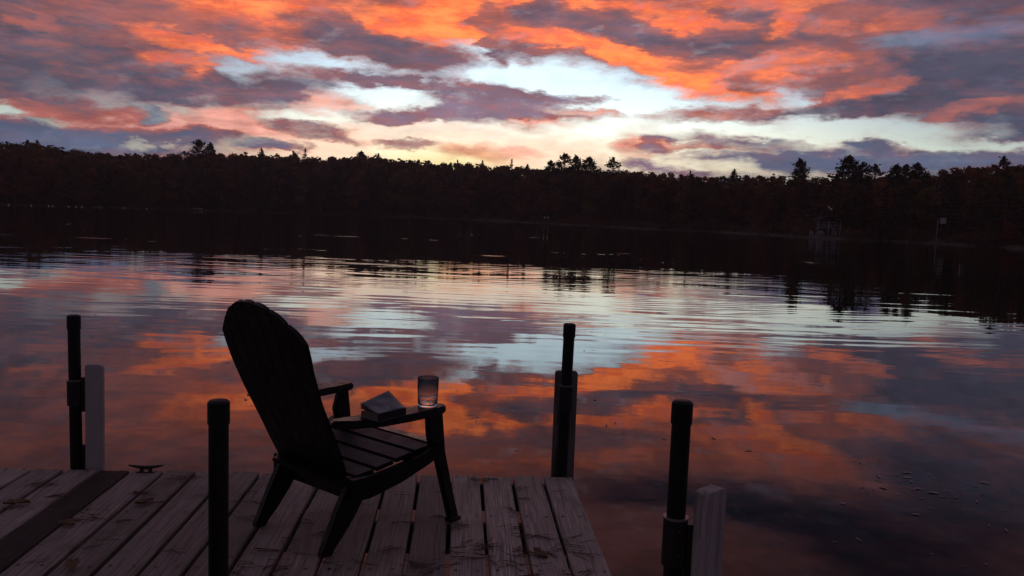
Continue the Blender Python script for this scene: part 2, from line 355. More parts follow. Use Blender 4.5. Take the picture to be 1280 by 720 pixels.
PROF = [(-400, -2.5), (-30, -2.2), (-8, -.9), (-1.5, -.22), (0, .02), (.9, .22), (3, .42), (10, .9), (25, 2.0), (60, 4.6), (110, 6.5),
        (200, 8), (600, 9), (6000, 9)]
def ground_off(off): return table(PROF, off)
def polar(a, r, z=0.0): return (r * math.sin(R(a)), r * math.cos(R(a)), z)
def ground(a, r): return ground_off(r - shore(a))

gm, nt, b = new_mat('leaf_litter_ground')
gp = nt.new('ShaderNodeNewGeometry').outputs['Position']
gn = nt.noise(gp, .9, 5, .6); gz = nt.split(gp)[2]
soil = nt.mix(nt.ramp(gn, .35, .65), (.035, .022, .013, 1), (.075, .048, .026, 1))
sand = nt.mix(nt.ramp(gn, .35, .65), (.05, .042, .035, 1), (.12, .10, .085, 1))
nt.l.new(nt.mix(nt.ramp(gz, .12, .45), sand, soil), b.inputs['Base Color'])
b.inputs['Roughness'].default_value = .95
NA = 240
angs = [-180 + 360 * i / NA for i in range(NA)]
offs = [-30, -8, -3, -1.2, 0, .5, .9, 1.8, 3, 6, 10, 17, 25, 40, 60, 85, 110, 150, 200, 350, 600, 1500, 5000]
vv = [(0, 0, -2.5)]
for k, o_ in enumerate(offs):
    for a in angs:
        D = shore(a); r = max(D + o_, D * (.15 + .05 * k)) if o_ < 0 else D + o_
        z = ground_off(o_) + (0 if o_ < 3 else random.uniform(-.12, .12) * min(1.5, o_ / 12))
        vv.append(polar(a, r, z))
ff = [(0, 1 + (i + 1) % NA, 1 + i) for i in range(NA)]
for k in range(len(offs) - 1):
    p_, q_ = 1 + k * NA, 1 + (k + 1) * NA
    ff += [(p_ + i, p_ + (i + 1) % NA, q_ + (i + 1) % NA, q_ + i) for i in range(NA)]
me = bpy.data.meshes.new('ground'); me.from_pydata(vv, [], ff)
me.polygons.foreach_set('use_smooth', np.ones(len(me.polygons), bool))
tag(link('ground', me, gm), 'dark wooded ground rising behind the waterline', None, kind='structure')

# ------------------------------------------------------------------ trees
def leaf_mat(name, c0, c1):
    m, nt, b = new_mat(name)
    oi = nt.new('ShaderNodeObjectInfo').outputs['Random']
    pos = nt.new('ShaderNodeNewGeometry').outputs['Position']
    n = nt.noise(pos, .16, 3, .6)
    f = nt.math('ADD', nt.ramp(n, .3, .7, 0, .8), nt.math('MULTIPLY', oi, .3), clamp=True)
    nt.l.new(nt.mix(f, c0 + (1,), c1 + (1,)), b.inputs['Base Color'])
    b.inputs['Roughness'].default_value = .8
    b.inputs['Specular IOR Level'].default_value = .15
    tr = nt.new('ShaderNodeBsdfTranslucent'); nt.l.new(b.inputs['Base Color'].links[0].from_socket, tr.inputs[0])
    mx = nt.new('ShaderNodeMixShader'); mx.inputs[0].default_value = .45
    nt.l.new(b.outputs[0], mx.inputs[1]); nt.l.new(tr.outputs[0], mx.inputs[2])
    nt.l.new(mx.outputs[0], [n_ for n_ in nt.n if n_.type == 'OUTPUT_MATERIAL'][0].inputs[0])
    return m
LEAF = {'pine': leaf_mat('pine_needles_green', (.030, .042, .022), (.052, .064, .030)),
        'rust': leaf_mat('rust_oak_leaves', (.08, .040, .022), (.30, .130, .052)),
        'olive': leaf_mat('fading_green_leaves', (.06, .052, .022), (.25, .18, .058)),
        'brown': leaf_mat('brown_leaves', (.06, .038, .024), (.18, .105, .058)),
        'red': leaf_mat('red_maple_leaves', (.24, .050, .016), (.42, .085, .022))}
bark, nt, b = new_mat('bark')
nt.l.new(nt.mix(nt.noise(nt.new('ShaderNodeTexCoord').outputs['Object'], 9, 4), (.05, .04, .032, 1), (.12, .10, .085, 1)), b.inputs['Base Color'])
b.inputs['Roughness'].default_value = .9

def quads(C, size, flat=0.0, g=rng, elong=1.6):
    """leaf clumps: one small bent-looking rhomb per centre"""
    n = len(C)
    a = g.normal(size=(n, 3)); a[:, 2] *= (1 - flat) * .9 + .1
    a /= np.linalg.norm(a, axis=1)[:, None]
    t = g.normal(size=(n, 3)); t[:, 2] *= (1 - flat) * .9 + .1
    bq = np.cross(a, t); bq /= np.linalg.norm(bq, axis=1)[:, None] + 1e-9
    if flat: bq = np.cross(a, np.cross(a, bq) * .5 + bq); bq /= np.linalg.norm(bq, axis=1)[:, None] + 1e-9
    s = size * g.uniform(.55, 1.25, (n, 1))
    V = np.stack([C - a * s * elong * .5, C + bq * s * .5, C + a * s * elong * .5, C - bq * s * .5], 1).reshape(-1, 3)
    return V, np.arange(4 * n).reshape(-1, 4)

def limb(p0, p1, r0, r1, k=5):
    p0, p1 = np.array(p0, float), np.array(p1, float)
    d = p1 - p0; d /= np.linalg.norm(d)
    u = np.cross(d, [0.3, .9, .1]); u /= np.linalg.norm(u); v = np.cross(d, u)
    A = [p0 + r0 * (u * math.cos(t) + v * math.sin(t)) for t in np.linspace(0, 2 * math.pi, k, endpoint=False)]
    B = [p1 + r1 * (u * math.cos(t) + v * math.sin(t)) for t in np.linspace(0, 2 * math.pi, k, endpoint=False)]
    return np.array(A + B), np.array([(i, (i + 1) % k, k + (i + 1) % k, k + i) for i in range(k)])

def merge(parts):
    V, F, n = [], [], 0
    for v, f in parts:
        V.append(v); F.append(f + n); n += len(v)
    return np.concatenate(V), np.concatenate(F)

def broadleaf(seed, n=900, thin=0.0, wide=.25):
    """unit-height rounded tree: (crown, trunk) as vertex/face arrays"""
    g = np.random.default_rng(seed); C = []; T = [limb((0, 0, -.05), (g.normal() * .01, g.normal() * .01, .5), .016, .010), limb((0, 0, .48), (g.normal() * .03, 0, .86), .010, .003)]
    nb = 13
    for i in range(nb):
        z = .22 + .70 * (i + g.uniform(0, 1)) / nb
        rr = wide * math.sqrt(max(0.05, 1 - ((z - .50) / .52) ** 2))
        ang = g.uniform(0, 2 * math.pi); d = rr * g.uniform(.25, .80)
        c = np.array([d * math.cos(ang), d * math.sin(ang), z])
        br = g.uniform(.075, .13) * (1.15 - .55 * z)
        m = int(n / nb); q = g.normal(size=(m, 3)); q /= np.linalg.norm(q, axis=1)[:, None]
        q *= br * g.uniform(.35, 1.12, (m, 1)) * np.array([1.25, 1.25, .85]); C.append(c + q)
        T.append(limb((0, 0, z * .62), c, .006, .002, 4))
    C = np.concatenate(C); C = C[g.uniform(size=len(C)) > thin]
    return quads(C, .036, 0, g), merge(T)

def spruce(seed, n=900, wide=.15):
    g = np.random.default_rng(seed); C = []
    T = [limb((0, 0, -.05), (0, 0, 1.0), .014, .002)]
    tiers = 15
    for i in range(tiers):
        z = .10 + .87 * i / (tiers - 1); L = wide * (1.06 - z) ** .8 * g.uniform(.8, 1.15) + .008
        nbr = 7
        for j in range(nbr):
            ang = g.uniform(0, 2 * math.pi); l = L * g.uniform(.7, 1.15); m = max(3, int(n / tiers / nbr * (1.5 - z)))
            t = g.uniform(.15, 1, m); w_ = g.normal(size=m) * .016
            C.append(np.stack([l * t * math.cos(ang) - w_ * math.sin(ang), l * t * math.sin(ang) + w_ * math.cos(ang), z - .28 * l * t + g.normal(size=m) * .007], 1))
    C = np.concatenate(C)
    return quads(C, .030, .4, g), merge(T)

def white_pine(seed, n=2200, lo=.30, wide=.22, gaps=.15, tiers=11):
    """tall pine: bare lower trunk, spreading plates of needles in tiers, ragged one-sided top"""
    g = np.random.default_rng(seed); C = []
    lean = g.normal() * .015
    T = [limb((0, 0, -.05), (lean * .6, 0, .6), .017, .011), limb((lean * .6, 0, .6), (lean, 0, .985), .011, .002)]
    for i in range(tiers):
        f = i / (tiers - 1); z0 = lo + (.965 - lo) * f
        prof = math.sin(math.pi * min(1, .30 + .72 * f)) ** .7
        nbr = g.integers(3, 6); a0 = g.uniform(0, 6.28)
        for j in range(nbr):
            if g.uniform() < gaps: continue
            ang = a0 + j * 6.28 / nbr + g.normal() * .25
            L = wide * prof * g.uniform(.5, 1.15) + .015; rise = L * (.10 + .75 * f * f)
            e = np.array([lean * z0 + L * math.cos(ang), L * math.sin(ang), z0 + rise])
            T.append(limb((lean * z0, 0, z0), e, .0045, .0015, 4))
            m = int(n / tiers / nbr * (.5 + prof)); t = g.uniform(.35, 1.05, m) ** .8; wd = g.normal(size=m) * (.030 * (.4 + prof)) * (.4 + t)
            C.append(np.stack([lean * z0 + L * t * math.cos(ang) - wd * math.sin(ang), L * t * math.sin(ang) + wd * math.cos(ang),
                               z0 + rise * t + np.abs(g.normal(size=m)) * .022 - .008], 1))
    m = 60; C.append(np.stack([lean + g.normal(size=m) * .012, g.normal(size=m) * .012, g.uniform(.94, 1.01, m)], 1))
    return quads(np.concatenate(C), .021, .55, g), merge(T)

UNIT = {'rust': [broadleaf(s) for s in (1, 2, 3)], 'olive': [broadleaf(s, wide=.22) for s in (4, 5)], 'brown': [broadleaf(s, thin=.35) for s in (6, 7)],
        'pine': [spruce(8), spruce(9, wide=.18), white_pine(10, 1000, .2), white_pine(12, 1000, .25)], 'red': [broadleaf(13, wide=.34)]}
UMESH = {k: [(mesh_np(k + '_crown', *c), mesh_np(k + '_trunk', *t)) for c, t in v] for k, v in UNIT.items()}

NAMES = {'rust': ('oak_tree', 'rust brown oak among the trees fronting the far waterline'),
         'olive': ('birch_tree', 'olive yellow leafy tree among those fronting the far waterline'),
         'brown': ('maple_tree', 'thin brown half bare tree among those fronting the far waterline'),
         'pine': ('spruce_tree', 'dark green conifer among the trees fronting the far waterline')}
def plant(name, crown, trunk, lmat, loc, h, wx, rz, label, cat, group):
    t = empty(name, loc, rz); t.scale = (h * wx, h * wx, h)
    link('crown', crown, lmat, t); link('trunk', trunk, bark, t)
    tag(t, label, cat, group)
    return t

mass = {k: [] for k in ('rust', 'olive', 'brown', 'pine')}
mass_trunk = []
g = np.random.default_rng(5)
def pick_kind(a, row):
    pc = (.42 + .25 * (a > 12)) * (1 if row < 2 else .45 if row < 4 else .20)
    u = g.uniform()
    return 'pine' if u < pc else ('rust' if u < pc + (1 - pc) * .45 else ('olive' if u < pc + (1 - pc) * .72 else 'brown'))
ROWS = [(3.5, .62, .86), (9, .72, .93), (17, .80, .97), (28, .86, 1.0), (42, .955, 1.0), (58, .970, 1.008), (74, .84, .965), (92, .82, .95)]
for row, (off, flo, fhi) in enumerate(ROWS):
    a = -62.0
    while a < 60:
        D = shore(a) + off + g.uniform(-2.5, 3)
        step = math.degrees((2.5 if row in (4, 5) else 3.3 + .3 * row) / D) * g.uniform(.7, 1.3)
        if abs(a) > 38: step *= 1.7
        a += step
        clearing = row == 0 and (19.0 < a < 21.6 or 26.0 < a < 27.4 or -1.6 < a < .2)
        if clearing: continue
        kind = pick_kind(a, row)
        gz = ground(a, D)
        top = CAM_Z + D * math.tan(R(table(CROWN, a))) * g.uniform(flo, fhi)
        if row in (2, 3) and kind == 'pine': top *= .95
        if row in (4, 5) and kind == 'pine': top += g.uniform(-.4, .9)
        if row >= 4 and g.uniform() < .08: top += g.uniform(.2, .7)
        h = max(3.5, top - gz); vi = int(g.integers(len(UNIT[kind]))); rz = g.uniform(0, 6.28)
        wx = g.uniform(.85, 1.2) * (1.25 if kind != 'pine' else 1.15) * (.85 if row in (4, 5) else 1)
        x, y, z = polar(a, D, gz)
        if row == 0 and abs(a) < 36:
            cm, tm = UMESH[kind][vi]; nm, lab = NAMES[kind]
            plant(nm, cm, tm, LEAF[kind], (x, y, z - .05), h, wx, rz, lab, 'tree', kind + ' trees fronting the far waterline')
            continue
        for (V, F), dest in ((UNIT[kind][vi][0], mass[kind]), (UNIT[kind][vi][1], mass_trunk)):
            c, s_ = math.cos(rz), math.sin(rz)
            W = V * np.array([h * wx, h * wx, h]); W = np.stack([W[:, 0] * c - W[:, 1] * s_ + x, W[:, 0] * s_ + W[:, 1] * c + y, W[:, 2] + z - .1], 1)
            dest.append((W, F))
STUFF = {'rust': ('oak_wood', 'mass of rust brown oaks filling the far hillside'), 'olive': ('birch_wood', 'mass of olive yellow trees filling the far hillside'),
         'brown': ('maple_wood', 'mass of thin brown trees filling the far hillside'), 'pine': ('conifer_wood', 'mass of dark conifers filling the far hillside')}
for k, (nm, lab) in STUFF.items():
    tag(link(nm, mesh_np(nm, *merge(mass[k])), LEAF[k]), lab, 'wood', kind='stuff')
tag(link('trunk_wood', mesh_np('trunk_wood', *merge(mass_trunk)), bark), 'trunks and limbs inside the dark far wood', 'wood', kind='stuff')

# undergrowth along the waterline, too dense and small to count
bv = []
for i in range(900):
    a = g.uniform(-45, 42)
    if 19.2 < a < 21.4 or 26.1 < a < 27.2 or -1.5 < a < .1: continue
    D = shore(a) + g.uniform(.8, 5); h = g.uniform(.5, 2.0); x, y, z = polar(a, D, ground(a, D))
    n = 46; C = g.normal(size=(n, 3)) * np.array([h * .5, h * .5, h * .3]) + np.array([x, y, z + h * .45])
    C[:, 2] = np.maximum(C[:, 2], z)
    bv.append(quads(C, .32, 0, g))
for i in range(700):          # saplings and brush under the first rows
    a = g.uniform(-45, 42); D = shore(a) + g.uniform(7, 34); h = g.uniform(2.0, 4.2); x, y, z = polar(a, D, ground(a, D))
    n = 60; C = g.normal(size=(n, 3)) * np.array([h * .42, h * .42, h * .28]) + np.array([x, y, z + h * .45])
    C[:, 2] = np.maximum(C[:, 2], z)
    bv.append(quads(C, .55, 0, g))
tag(link('undergrowth', mesh_np('undergrowth', *merge(bv)), LEAF['brown']), 'low brown brush crowding the far waterline', 'undergrowth', kind='stuff')

# the tall pines that stand above the crown line, each where it stands: azimuth, elevation of its tip, metres behind the waterline, shape
TALL = [(-20.55, 4.05, 46, 0, 'tall dark pine towering at the saddle of the wooded ridge, taller of a close pair', 0.95),
        (-19.85, 3.88, 50, 1, 'dark pine at the saddle of the wooded ridge, shorter of a close pair', .8),
        (-16.76, 3.76, 52, 2, 'small round headed pine alone above the crowns beside the close pair', .6),
        (-14.8, 3.66, 52, 3, 'low bushy pine leaning to the thin flag topped pine on the ridge', .7),
        (-14.04, 3.88, 52, 4, 'thin flag topped pine poking above the ridge crowns', .55),
        (-10.38, 3.84, 55, 5, 'broad dark broadleaf looking pine on the swell of the ridge', 1.0),
        (-9.27, 3.78, 55, 3, 'slim pine right behind the swell of the ridge', .6),
        (-4.0, 3.60, 55, 4, 'tiny thin pine against the yellow afterglow', .55),
        (-2.3, 3.62, 55, 2, 'faint lean pine beside the yellow afterglow', .55),
        (-.35, 3.80, 52, 4, 'slim spindly pine between the afterglow and the pine cluster', .55),
        (2.33, 3.76, 42, 5, 'low spreading pine at the end of the cluster of four', .9),
        (3.23, 4.31, 42, 0, 'tallest open crowned pine of the cluster of four', .95),
        (4.02, 4.16, 44, 1, 'tufted pine in the middle of the cluster of four', .9),
        (4.9, 4.06, 42, 5, 'dense broad pine closing the cluster of four', 1.15),
        (6.56, 4.12, 40, 3, 'lone spreading pine standing just off the cluster of four', 1.0),
        (11.6, 3.42, 40, 4, 'little pine in the dip of the ridge', .6),
        (14.42, 3.56, 38, 2, 'small tufted pine rising from the dip of the ridge', .75),
        (18.5, 4.26, 32, 1, 'dark conical pine standing alone beyond the boathouse roof', .95),
        (21.39, 4.46, 30, 5, 'biggest pine on the ridge, broad and dense', 1.2),
        (22.22, 4.12, 32, 0, 'open crowned pine crowding the biggest pine', .9),
        (22.95, 3.98, 30, 3, 'flat topped pine a little off the biggest pine', 1.0),
        (24.1, 3.98, 30, 1, 'rounded dark pine, first of a trio past the flat topped pine', 1.0),
        (24.65, 4.0, 32, 0, 'narrow middle pine of the trio past the flat topped pine', .85),
        (25.3, 4.06, 30, 5, 'round headed last pine of the trio past the flat topped pine', 1.0),
        (29.82, 4.48, 34, 3, 'wispy flat headed pine on the rising shoulder of the ridge', .75)]
PV = [white_pine(31, 3600, .35, .20, .20, 15), white_pine(32, 4200, .35, .18, .10, 17), white_pine(33, 2000, .55, .12, .18, 10),
      white_pine(44, 2200, .50, .17, .32, 10), white_pine(35, 1300, .45, .10, .28, 11), white_pine(46, 5200, .30, .22, .06, 18)]
PM = [(mesh_np('pine_crown', *c), mesh_np('pine_trunk', *t)) for c, t in PV]
for k, (a, e, off, vi, lab, wx) in enumerate(TALL):
    D = shore(a) + off; gz = ground(a, D)
    plant('white_pine', *PM[vi], LEAF['pine'], polar(a, D, gz - .05), CAM_Z + D * math.tan(R(e)) - gz, wx, k * 2.4, lab, 'pine tree', None)
# flaming shrub near the bend of the shore
D = shore(30.4) + 1.5
plant('red_maple_shrub', *UMESH['red'][0], LEAF['red'], polar(30.4, D, ground(30.4, D) - .05), 3.6, 1.25, .4, 'low orange red maple shrub at the bend of the shore', 'shrub', None)

# ------------------------------------------------------------------ things on the far shore
def flat_mat(name, col, rough=.6, spec=.4):
    m, nt, b = new_mat(name)
    n = nt.noise(nt.new('ShaderNodeTexCoord').outputs['Object'], 6, 4, .6)
    c1 = tuple(x * .8 for x in col[:3]) + (1,)
    nt.l.new(nt.mix(nt.ramp(n, .35, .7), col[:3] + (1,), c1), b.inputs['Base Color'])
    b.inputs['Roughness'].default_value = rough; b.inputs['Specular IOR Level'].default_value = spec
    return m
WHITE = flat_mat('weathered_white_paint', (.42, .42, .44))
CLAP = flat_mat('dark_stained_siding', (.06, .05, .045))
ROOF = flat_mat('dark_shingles', (.035, .034, .036), .9)
PANE, nt, b = new_mat('window_glass'); b.inputs['Base Color'].default_value = (.02, .022, .028, 1); b.inputs['Roughness'].default_value = .06
GREYWOOD = flat_mat('silvered_boards', (.20, .18, .165), .85)

def box_bm(bm, x0, x1, y0, y1, z0, z1, bev=0.0):
    r = bmesh.ops.create_cube(bm, size=1.0)
    for v in r['verts']:
        v.co = ((x0 + x1) / 2 + v.co.x * (x1 - x0), (y0 + y1) / 2 + v.co.y * (y1 - y0), (z0 + z1) / 2 + v.co.z * (z1 - z0))
    if bev:
        ed = list({e for v in r['verts'] for e in v.link_edges})
        bmesh.ops.bevel(bm, geom=ed, offset=bev, segments=1, affect='EDGES')
def box(name, mat, parent, x0, x1, y0, y1, z0, z1, bev=0.0, loc=None):
    bm = bmesh.new(); box_bm(bm, x0, x1, y0, y1, z0, z1, bev)
    me = bpy.data.meshes.new(name); bm.to_mesh(me); bm.free()
    return link(name, me, mat, parent, loc)
def poly_prism(name, mat, parent, pts, axis, t0, t1, bev=0.0, smooth=False, shift=None):
    """extrude a 2-D outline along an axis; shift(u, v) moves it along that axis"""
    bm = bmesh.new(); A = []; B = []
    for (u, v) in pts:
        s_ = shift(u, v) if shift else 0.0
        mk = {'x': lambda t: (t + s_, u, v), 'y': lambda t: (u, t + s_, v), 'z': lambda t: (u, v, t + s_)}[axis]
        A.append(bm.verts.new(mk(t0))); B.append(bm.verts.new(mk(t1)))
    bm.faces.new(A); bm.faces.new(B[::-1]); n = len(pts)
    for i in range(n): bm.faces.new((A[i], B[i], B[(i + 1) % n], A[(i + 1) % n]))
    bmesh.ops.recalc_face_normals(bm, faces=bm.faces)
    if bev: bmesh.ops.bevel(bm, geom=[e for e in bm.edges], offset=bev, segments=2, affect='EDGES', clamp_overlap=True)
    me = bpy.data.meshes.new(name); bm.to_mesh(me); bm.free()
    if smooth: me.polygons.foreach_set('use_smooth', np.ones(len(me.polygons), bool))
    return link(name, me, mat, parent)
def lathe(name, mat, parent, prof, seg=24, loc=None, smooth=True):
    """(r, z) profile turned round z; ends closed"""
    V = []; F = []
    for r, z in prof: V += [(r * math.cos(2 * math.pi * i / seg), r * math.sin(2 * math.pi * i / seg), z) for i in range(seg)]
    for k in range(len(prof) - 1): F += [(k * seg + i, k * seg + (i + 1) % seg, (k + 1) * seg + (i + 1) % seg, (k + 1) * seg + i) for i in range(seg)]
    F.append(tuple(range(seg))[::-1]); F.append(tuple((len(prof) - 1) * seg + i for i in range(seg)))
    me = bpy.data.meshes.new(name); me.from_pydata(V, [], F)
    if smooth:
        me.polygons.foreach_set('use_smooth', [True] * len(F)); me.set_sharp_from_angle(angle=R(38))
    return link(name, me, mat, parent, loc)

# boathouse with an open porch and a balcony over it
a = 20.45; D = shore(a) + 4.0; h0 = ground(a, D)
bh = empty('boathouse', polar(a, D, h0 - .1), R(-a) + .25)
tag(bh, 'small dark two level boathouse with white trim at the far waterline', 'boathouse')
box('wall', CLAP, bh, -2.0, 2.0, .9, 3.6, 0, 2.75)
rf = poly_prism('roof', ROOF, bh, [(-2.35, 2.70), (0, 3.55), (2.35, 2.70), (2.35, 2.82), (0, 3.68), (-2.35, 2.82)], 'y', -.35, 3.9)
box('balcony', WHITE, bh, -2.05, 2.05, -.15, .88, 1.42, 1.52)
for x in (-1.98, -.1, 1.98): box('post', WHITE, bh, x - .06, x + .06, -.1, .02, 0, 2.72)
box('railing', WHITE, bh, -1.9, -.18, -.06, -.01, 1.95, 2.02); box('railing', WHITE, bh, -.02, 1.9, -.06, -.01, 1.95, 2.02)
box('door', WHITE, bh, .75, 1.75, .84, .9, .05, 1.38)
for x in (-1.6, -.55, .5):
    wdo = box('window', WHITE, bh, x, x + .85, .85, .895, 1.68, 2.5); box('pane', PANE, wdo, x + .08, x + .77, .83, .85, 1.76, 2.42)
wdo = box('window', WHITE, bh, -1.6, -.3, .85, .895, .55, 1.25); box('pane', PANE, wdo, -1.52, -.38, .83, .85, .62, 1.18)

def lawn_chair(a, off, rz, lab):
    D = shore(a) + off
    c = empty('lawn_chair', polar(a, D, ground(a, D)), rz)
    box('seat', WHITE, c, -.27, .27, -.25, .27, .34, .38)
    poly_prism('backrest', WHITE, c, [(.22, .36), (.26, .36), (.46, 1.0), (.42, 1.0)], 'x', -.27, .27)
    for s_ in (-1, 1):
        box('armrest', WHITE, c, s_ * .32 - .05, s_ * .32 + .05, -.3, .3, .56, .59)
        box('leg', WHITE, c, s_ * .29 - .025, s_ * .29 + .025, -.27, -.2, -.05, .56)
        box('leg', WHITE, c, s_ * .29 - .025, s_ * .29 + .025, .2, .27, -.05, .56)
    tag(c, lab, 'chair')
lawn_chair(19.42, 1.6, 2.9, 'white lawn chair standing apart at the waterline before the boathouse')
lawn_chair(19.80, 2.0, 3.3, 'white lawn chair of a close pair, farther from the boathouse wall')
lawn_chair(20.05, 2.2, 2.7, 'white lawn chair of a close pair, right against the boathouse porch')

# basketball style board on a pole
a = 26.62; D = shore(a) + 1.8
bp = empty('shore_pole', polar(a, D, ground(a, D) - .05), R(-a))
tag(bp, 'thin pale pole with a square white board near its top at the water', 'pole')
lathe('pole', WHITE, bp, [(.05, -.2), (.045, 3.4)], 10)
box('arm', GREYWOOD, bp, 0, .36, -.03, .03, 3.22, 3.28)
box('board', WHITE, bp, .34, 1.2, -.02, .02, 2.9, 3.85, .004)

def boat(name, a, off, rz, L, lab, z=0.0, over=False):
    """a double ended hull from seven stations, with gunwale and thwarts"""
    D = shore(a) + off
    t = empty(name, polar(a, D, max(ground(a, D), z)), rz)
    V = []; F = []; ns, nc = 9, 7
    for i in range(ns):
        u = -1 + 2 * i / (ns - 1); wd = .46 * (1 - abs(u) ** 2.2) + .015; sh = .34 + .16 * abs(u) ** 2.5
        for j in range(nc):
            th = math.pi * j / (nc - 1); V.append((wd * math.cos(th), u * L / 2, sh - sh * math.sin(th) ** .7 + .02 * abs(u)))
    for i in range(ns - 1):
        F += [(i * nc + j, i * nc + j + 1, (i + 1) * nc + j + 1, (i + 1) * nc + j) for j in range(nc - 1)]
    if over: V = [(x, y, .5 - z_) for x, y, z_ in V]
    me = bpy.data.meshes.new('hull'); me.from_pydata(V, [], F); me.polygons.foreach_set('use_smooth', np.ones(len(F), bool))
    h = link('hull', me, WHITE, t); so = h.modifiers.new('thickness', 'SOLIDIFY'); so.thickness = .02
    if not over:
        for y in (-L * .22, L * .2): box('thwart', GREYWOOD, t, -.38, .38, y - .1, y + .1, .24, .27)
    else: box('keel', GREYWOOD, t, -.02, .02, -L * .42, L * .42, .47, .53)
    tag(t, lab, 'boat')
boat('canoe', -20.65, 1.2, R(70), 4.6, 'pale overturned canoe lying at the waterline under the close pine pair', over=True)
boat('rowing_boat', -26.4, -1.6, R(62), 3.8, 'pale rowing boat afloat off the dark shore under the hill', z=-.06)
BUOY = flat_mat('buoy_white', (.8, .8, .8), .35)
for a, off in [(-31.0, -4), (-29.85, -4.5), (-28.95, -4.2), (-28.75, -5), (-27.9, -4), (-27.5, -5), (-27.2, -4.4), (-24.9, -3.5), (-23.6, -3.8)]:
    D = shore(a) + off
    t = lathe('mooring_buoy', BUOY, None, [(.02, -.20), (.17, -.12), (.24, .02), (.19, .18), (.06, .26), (.05, .34), (.02, .35)], 12, polar(a, D, .02))
    tag(t, 'small white round buoy floating off the dark shore under the hill', 'buoy', 'buoys floating off the far shore')
LAMP, nt, b = new_mat('lamp_glow'); b.inputs['Emission Color'].default_value = (1, .86, .62, 1); b.inputs['Emission Strength'].default_value = .15
for a, lab in ((2.02, 'lit lantern on a low post at the far shore, nearer the afterglow'), (2.26, 'lit lantern on a low post at the far shore, nearer the pine cluster')):
    D = shore(a) + .6
    t = empty('path_lantern', polar(a, D, ground(a, D) - .05)); tag(t, lab, 'lantern')
    lathe('post', GREYWOOD, t, [(.04, 0), (.035, 1.55)], 8)
    lathe('lamp_glass', LAMP, t, [(.06, 1.55), (.10, 1.62), (.10, 1.80), (.05, 1.86)], 10)
    lathe('lamp_cap', ROOF, t, [(.14, 1.86), (.02, 1.98)], 10)

# ------------------------------------------------------------------ damp evening air over the lake
hm = bpy.data.materials.new('evening_haze'); hm.use_nodes = True
h = NT(hm.node_tree); h.n.clear()
pv = h.new('ShaderNodeVolumePrincipled'); pv.inputs['Color'].default_value = (.98, .88, .86, 1)
pv.inputs['Density'].default_value = .00036; pv.inputs['Anisotropy'].default_value = .2
h.l.new(pv.outputs[0], h.new('ShaderNodeOutputMaterial').inputs[1])
hz = box('haze', hm, None, -5700, 5700, -5700, 5700, -3.6, 32)
tag(hz, 'thin evening haze hanging over lake and wood', 'haze', kind='stuff')
# ------------------------------------------------------------------ dock
TH = R(3.65); DA = Vector((math.cos(TH), math.sin(TH), 0)); DB = Vector((-math.sin(TH), math.cos(TH), 0)); D0 = Vector((.375, 4.515, 0))
def DK(a, b_, z): return D0 + DA * a + DB * b_ + Vector((0, 0, z))

def wood_mat(name, c0, c1, c2, upright=False):
    m, nt, b = new_mat(name)
    co = nt.new('ShaderNodeTexCoord').outputs['Object']
    oi = nt.new('ShaderNodeObjectInfo').outputs['Random']
    co = nt.vmath('ADD', co, nt.combine(nt.math('MULTIPLY', oi, 37.0), nt.math('MULTIPLY', oi, 11.0), 0.0))
    if upright: co = nt.vmath('MULTIPLY', nt.combine(nt.split(co)[0], nt.split(co)[2], nt.split(co)[1]), (1, 1, 1))
    bend = nt.vmath('MULTIPLY', nt.vmath('SUBTRACT', nt.noise(nt.vmath('MULTIPLY', co, (4, 1.4, 4)), 1.0, 2, .5, color=True), (.5, .5, .5)), (.05, 0, .05))
    gco = nt.vmath('ADD', co, bend)
    grain = nt.noise(nt.vmath('MULTIPLY', gco, (150, 3.2, 60)), 1.0, 4, .6)
    ring = nt.noise(nt.vmath('MULTIPLY', gco, (38, 1.0, 20)), 1.0, 3, .5)
    blot = nt.noise(co, 3.4, 4, .6)
    c = nt.mix(nt.ramp(grain, .36, .66), c0 + (1,), c1 + (1,))
    c = nt.mix(nt.ramp(ring, .42, .60, 0, .7), c, c2 + (1,))
    c = nt.mix(nt.ramp(blot, .46, .72, 0, .62), c, c0 + (1,))
    tone = nt.ramp(oi, 0, 1, .66, 1.30, False)
    c = nt.mix(1.0, c, nt.combine(tone, tone, tone), 'MULTIPLY')
    nt.l.new(c, b.inputs['Base Color'])
    nt.l.new(nt.ramp(grain, .3, .7, .6, .9), b.inputs['Roughness'])
    b.inputs['Specular IOR Level'].default_value = .3
    bp = nt.new('ShaderNodeBump'); bp.inputs['Strength'].default_value = .55; bp.inputs['Distance'].default_value = .004
    nt.l.new(nt.math('ADD', grain, nt.math('MULTIPLY', ring, .8)), bp.inputs['Height'])
    nt.l.new(bp.outputs[0], b.inputs['Normal'])
    return m
DECK = wood_mat('weathered_deck_boards', (.15, .132, .118), (.51, .455, .415), (.34, .30, .272))
STAIN = wood_mat('wet_dark_deck_board', (.030, .022, .021), (.065, .050, .046), (.05, .038, .035))
FRAME = wood_mat('dock_frame_timber', (.05, .042, .036), (.11, .092, .08), (.08, .066, .058))

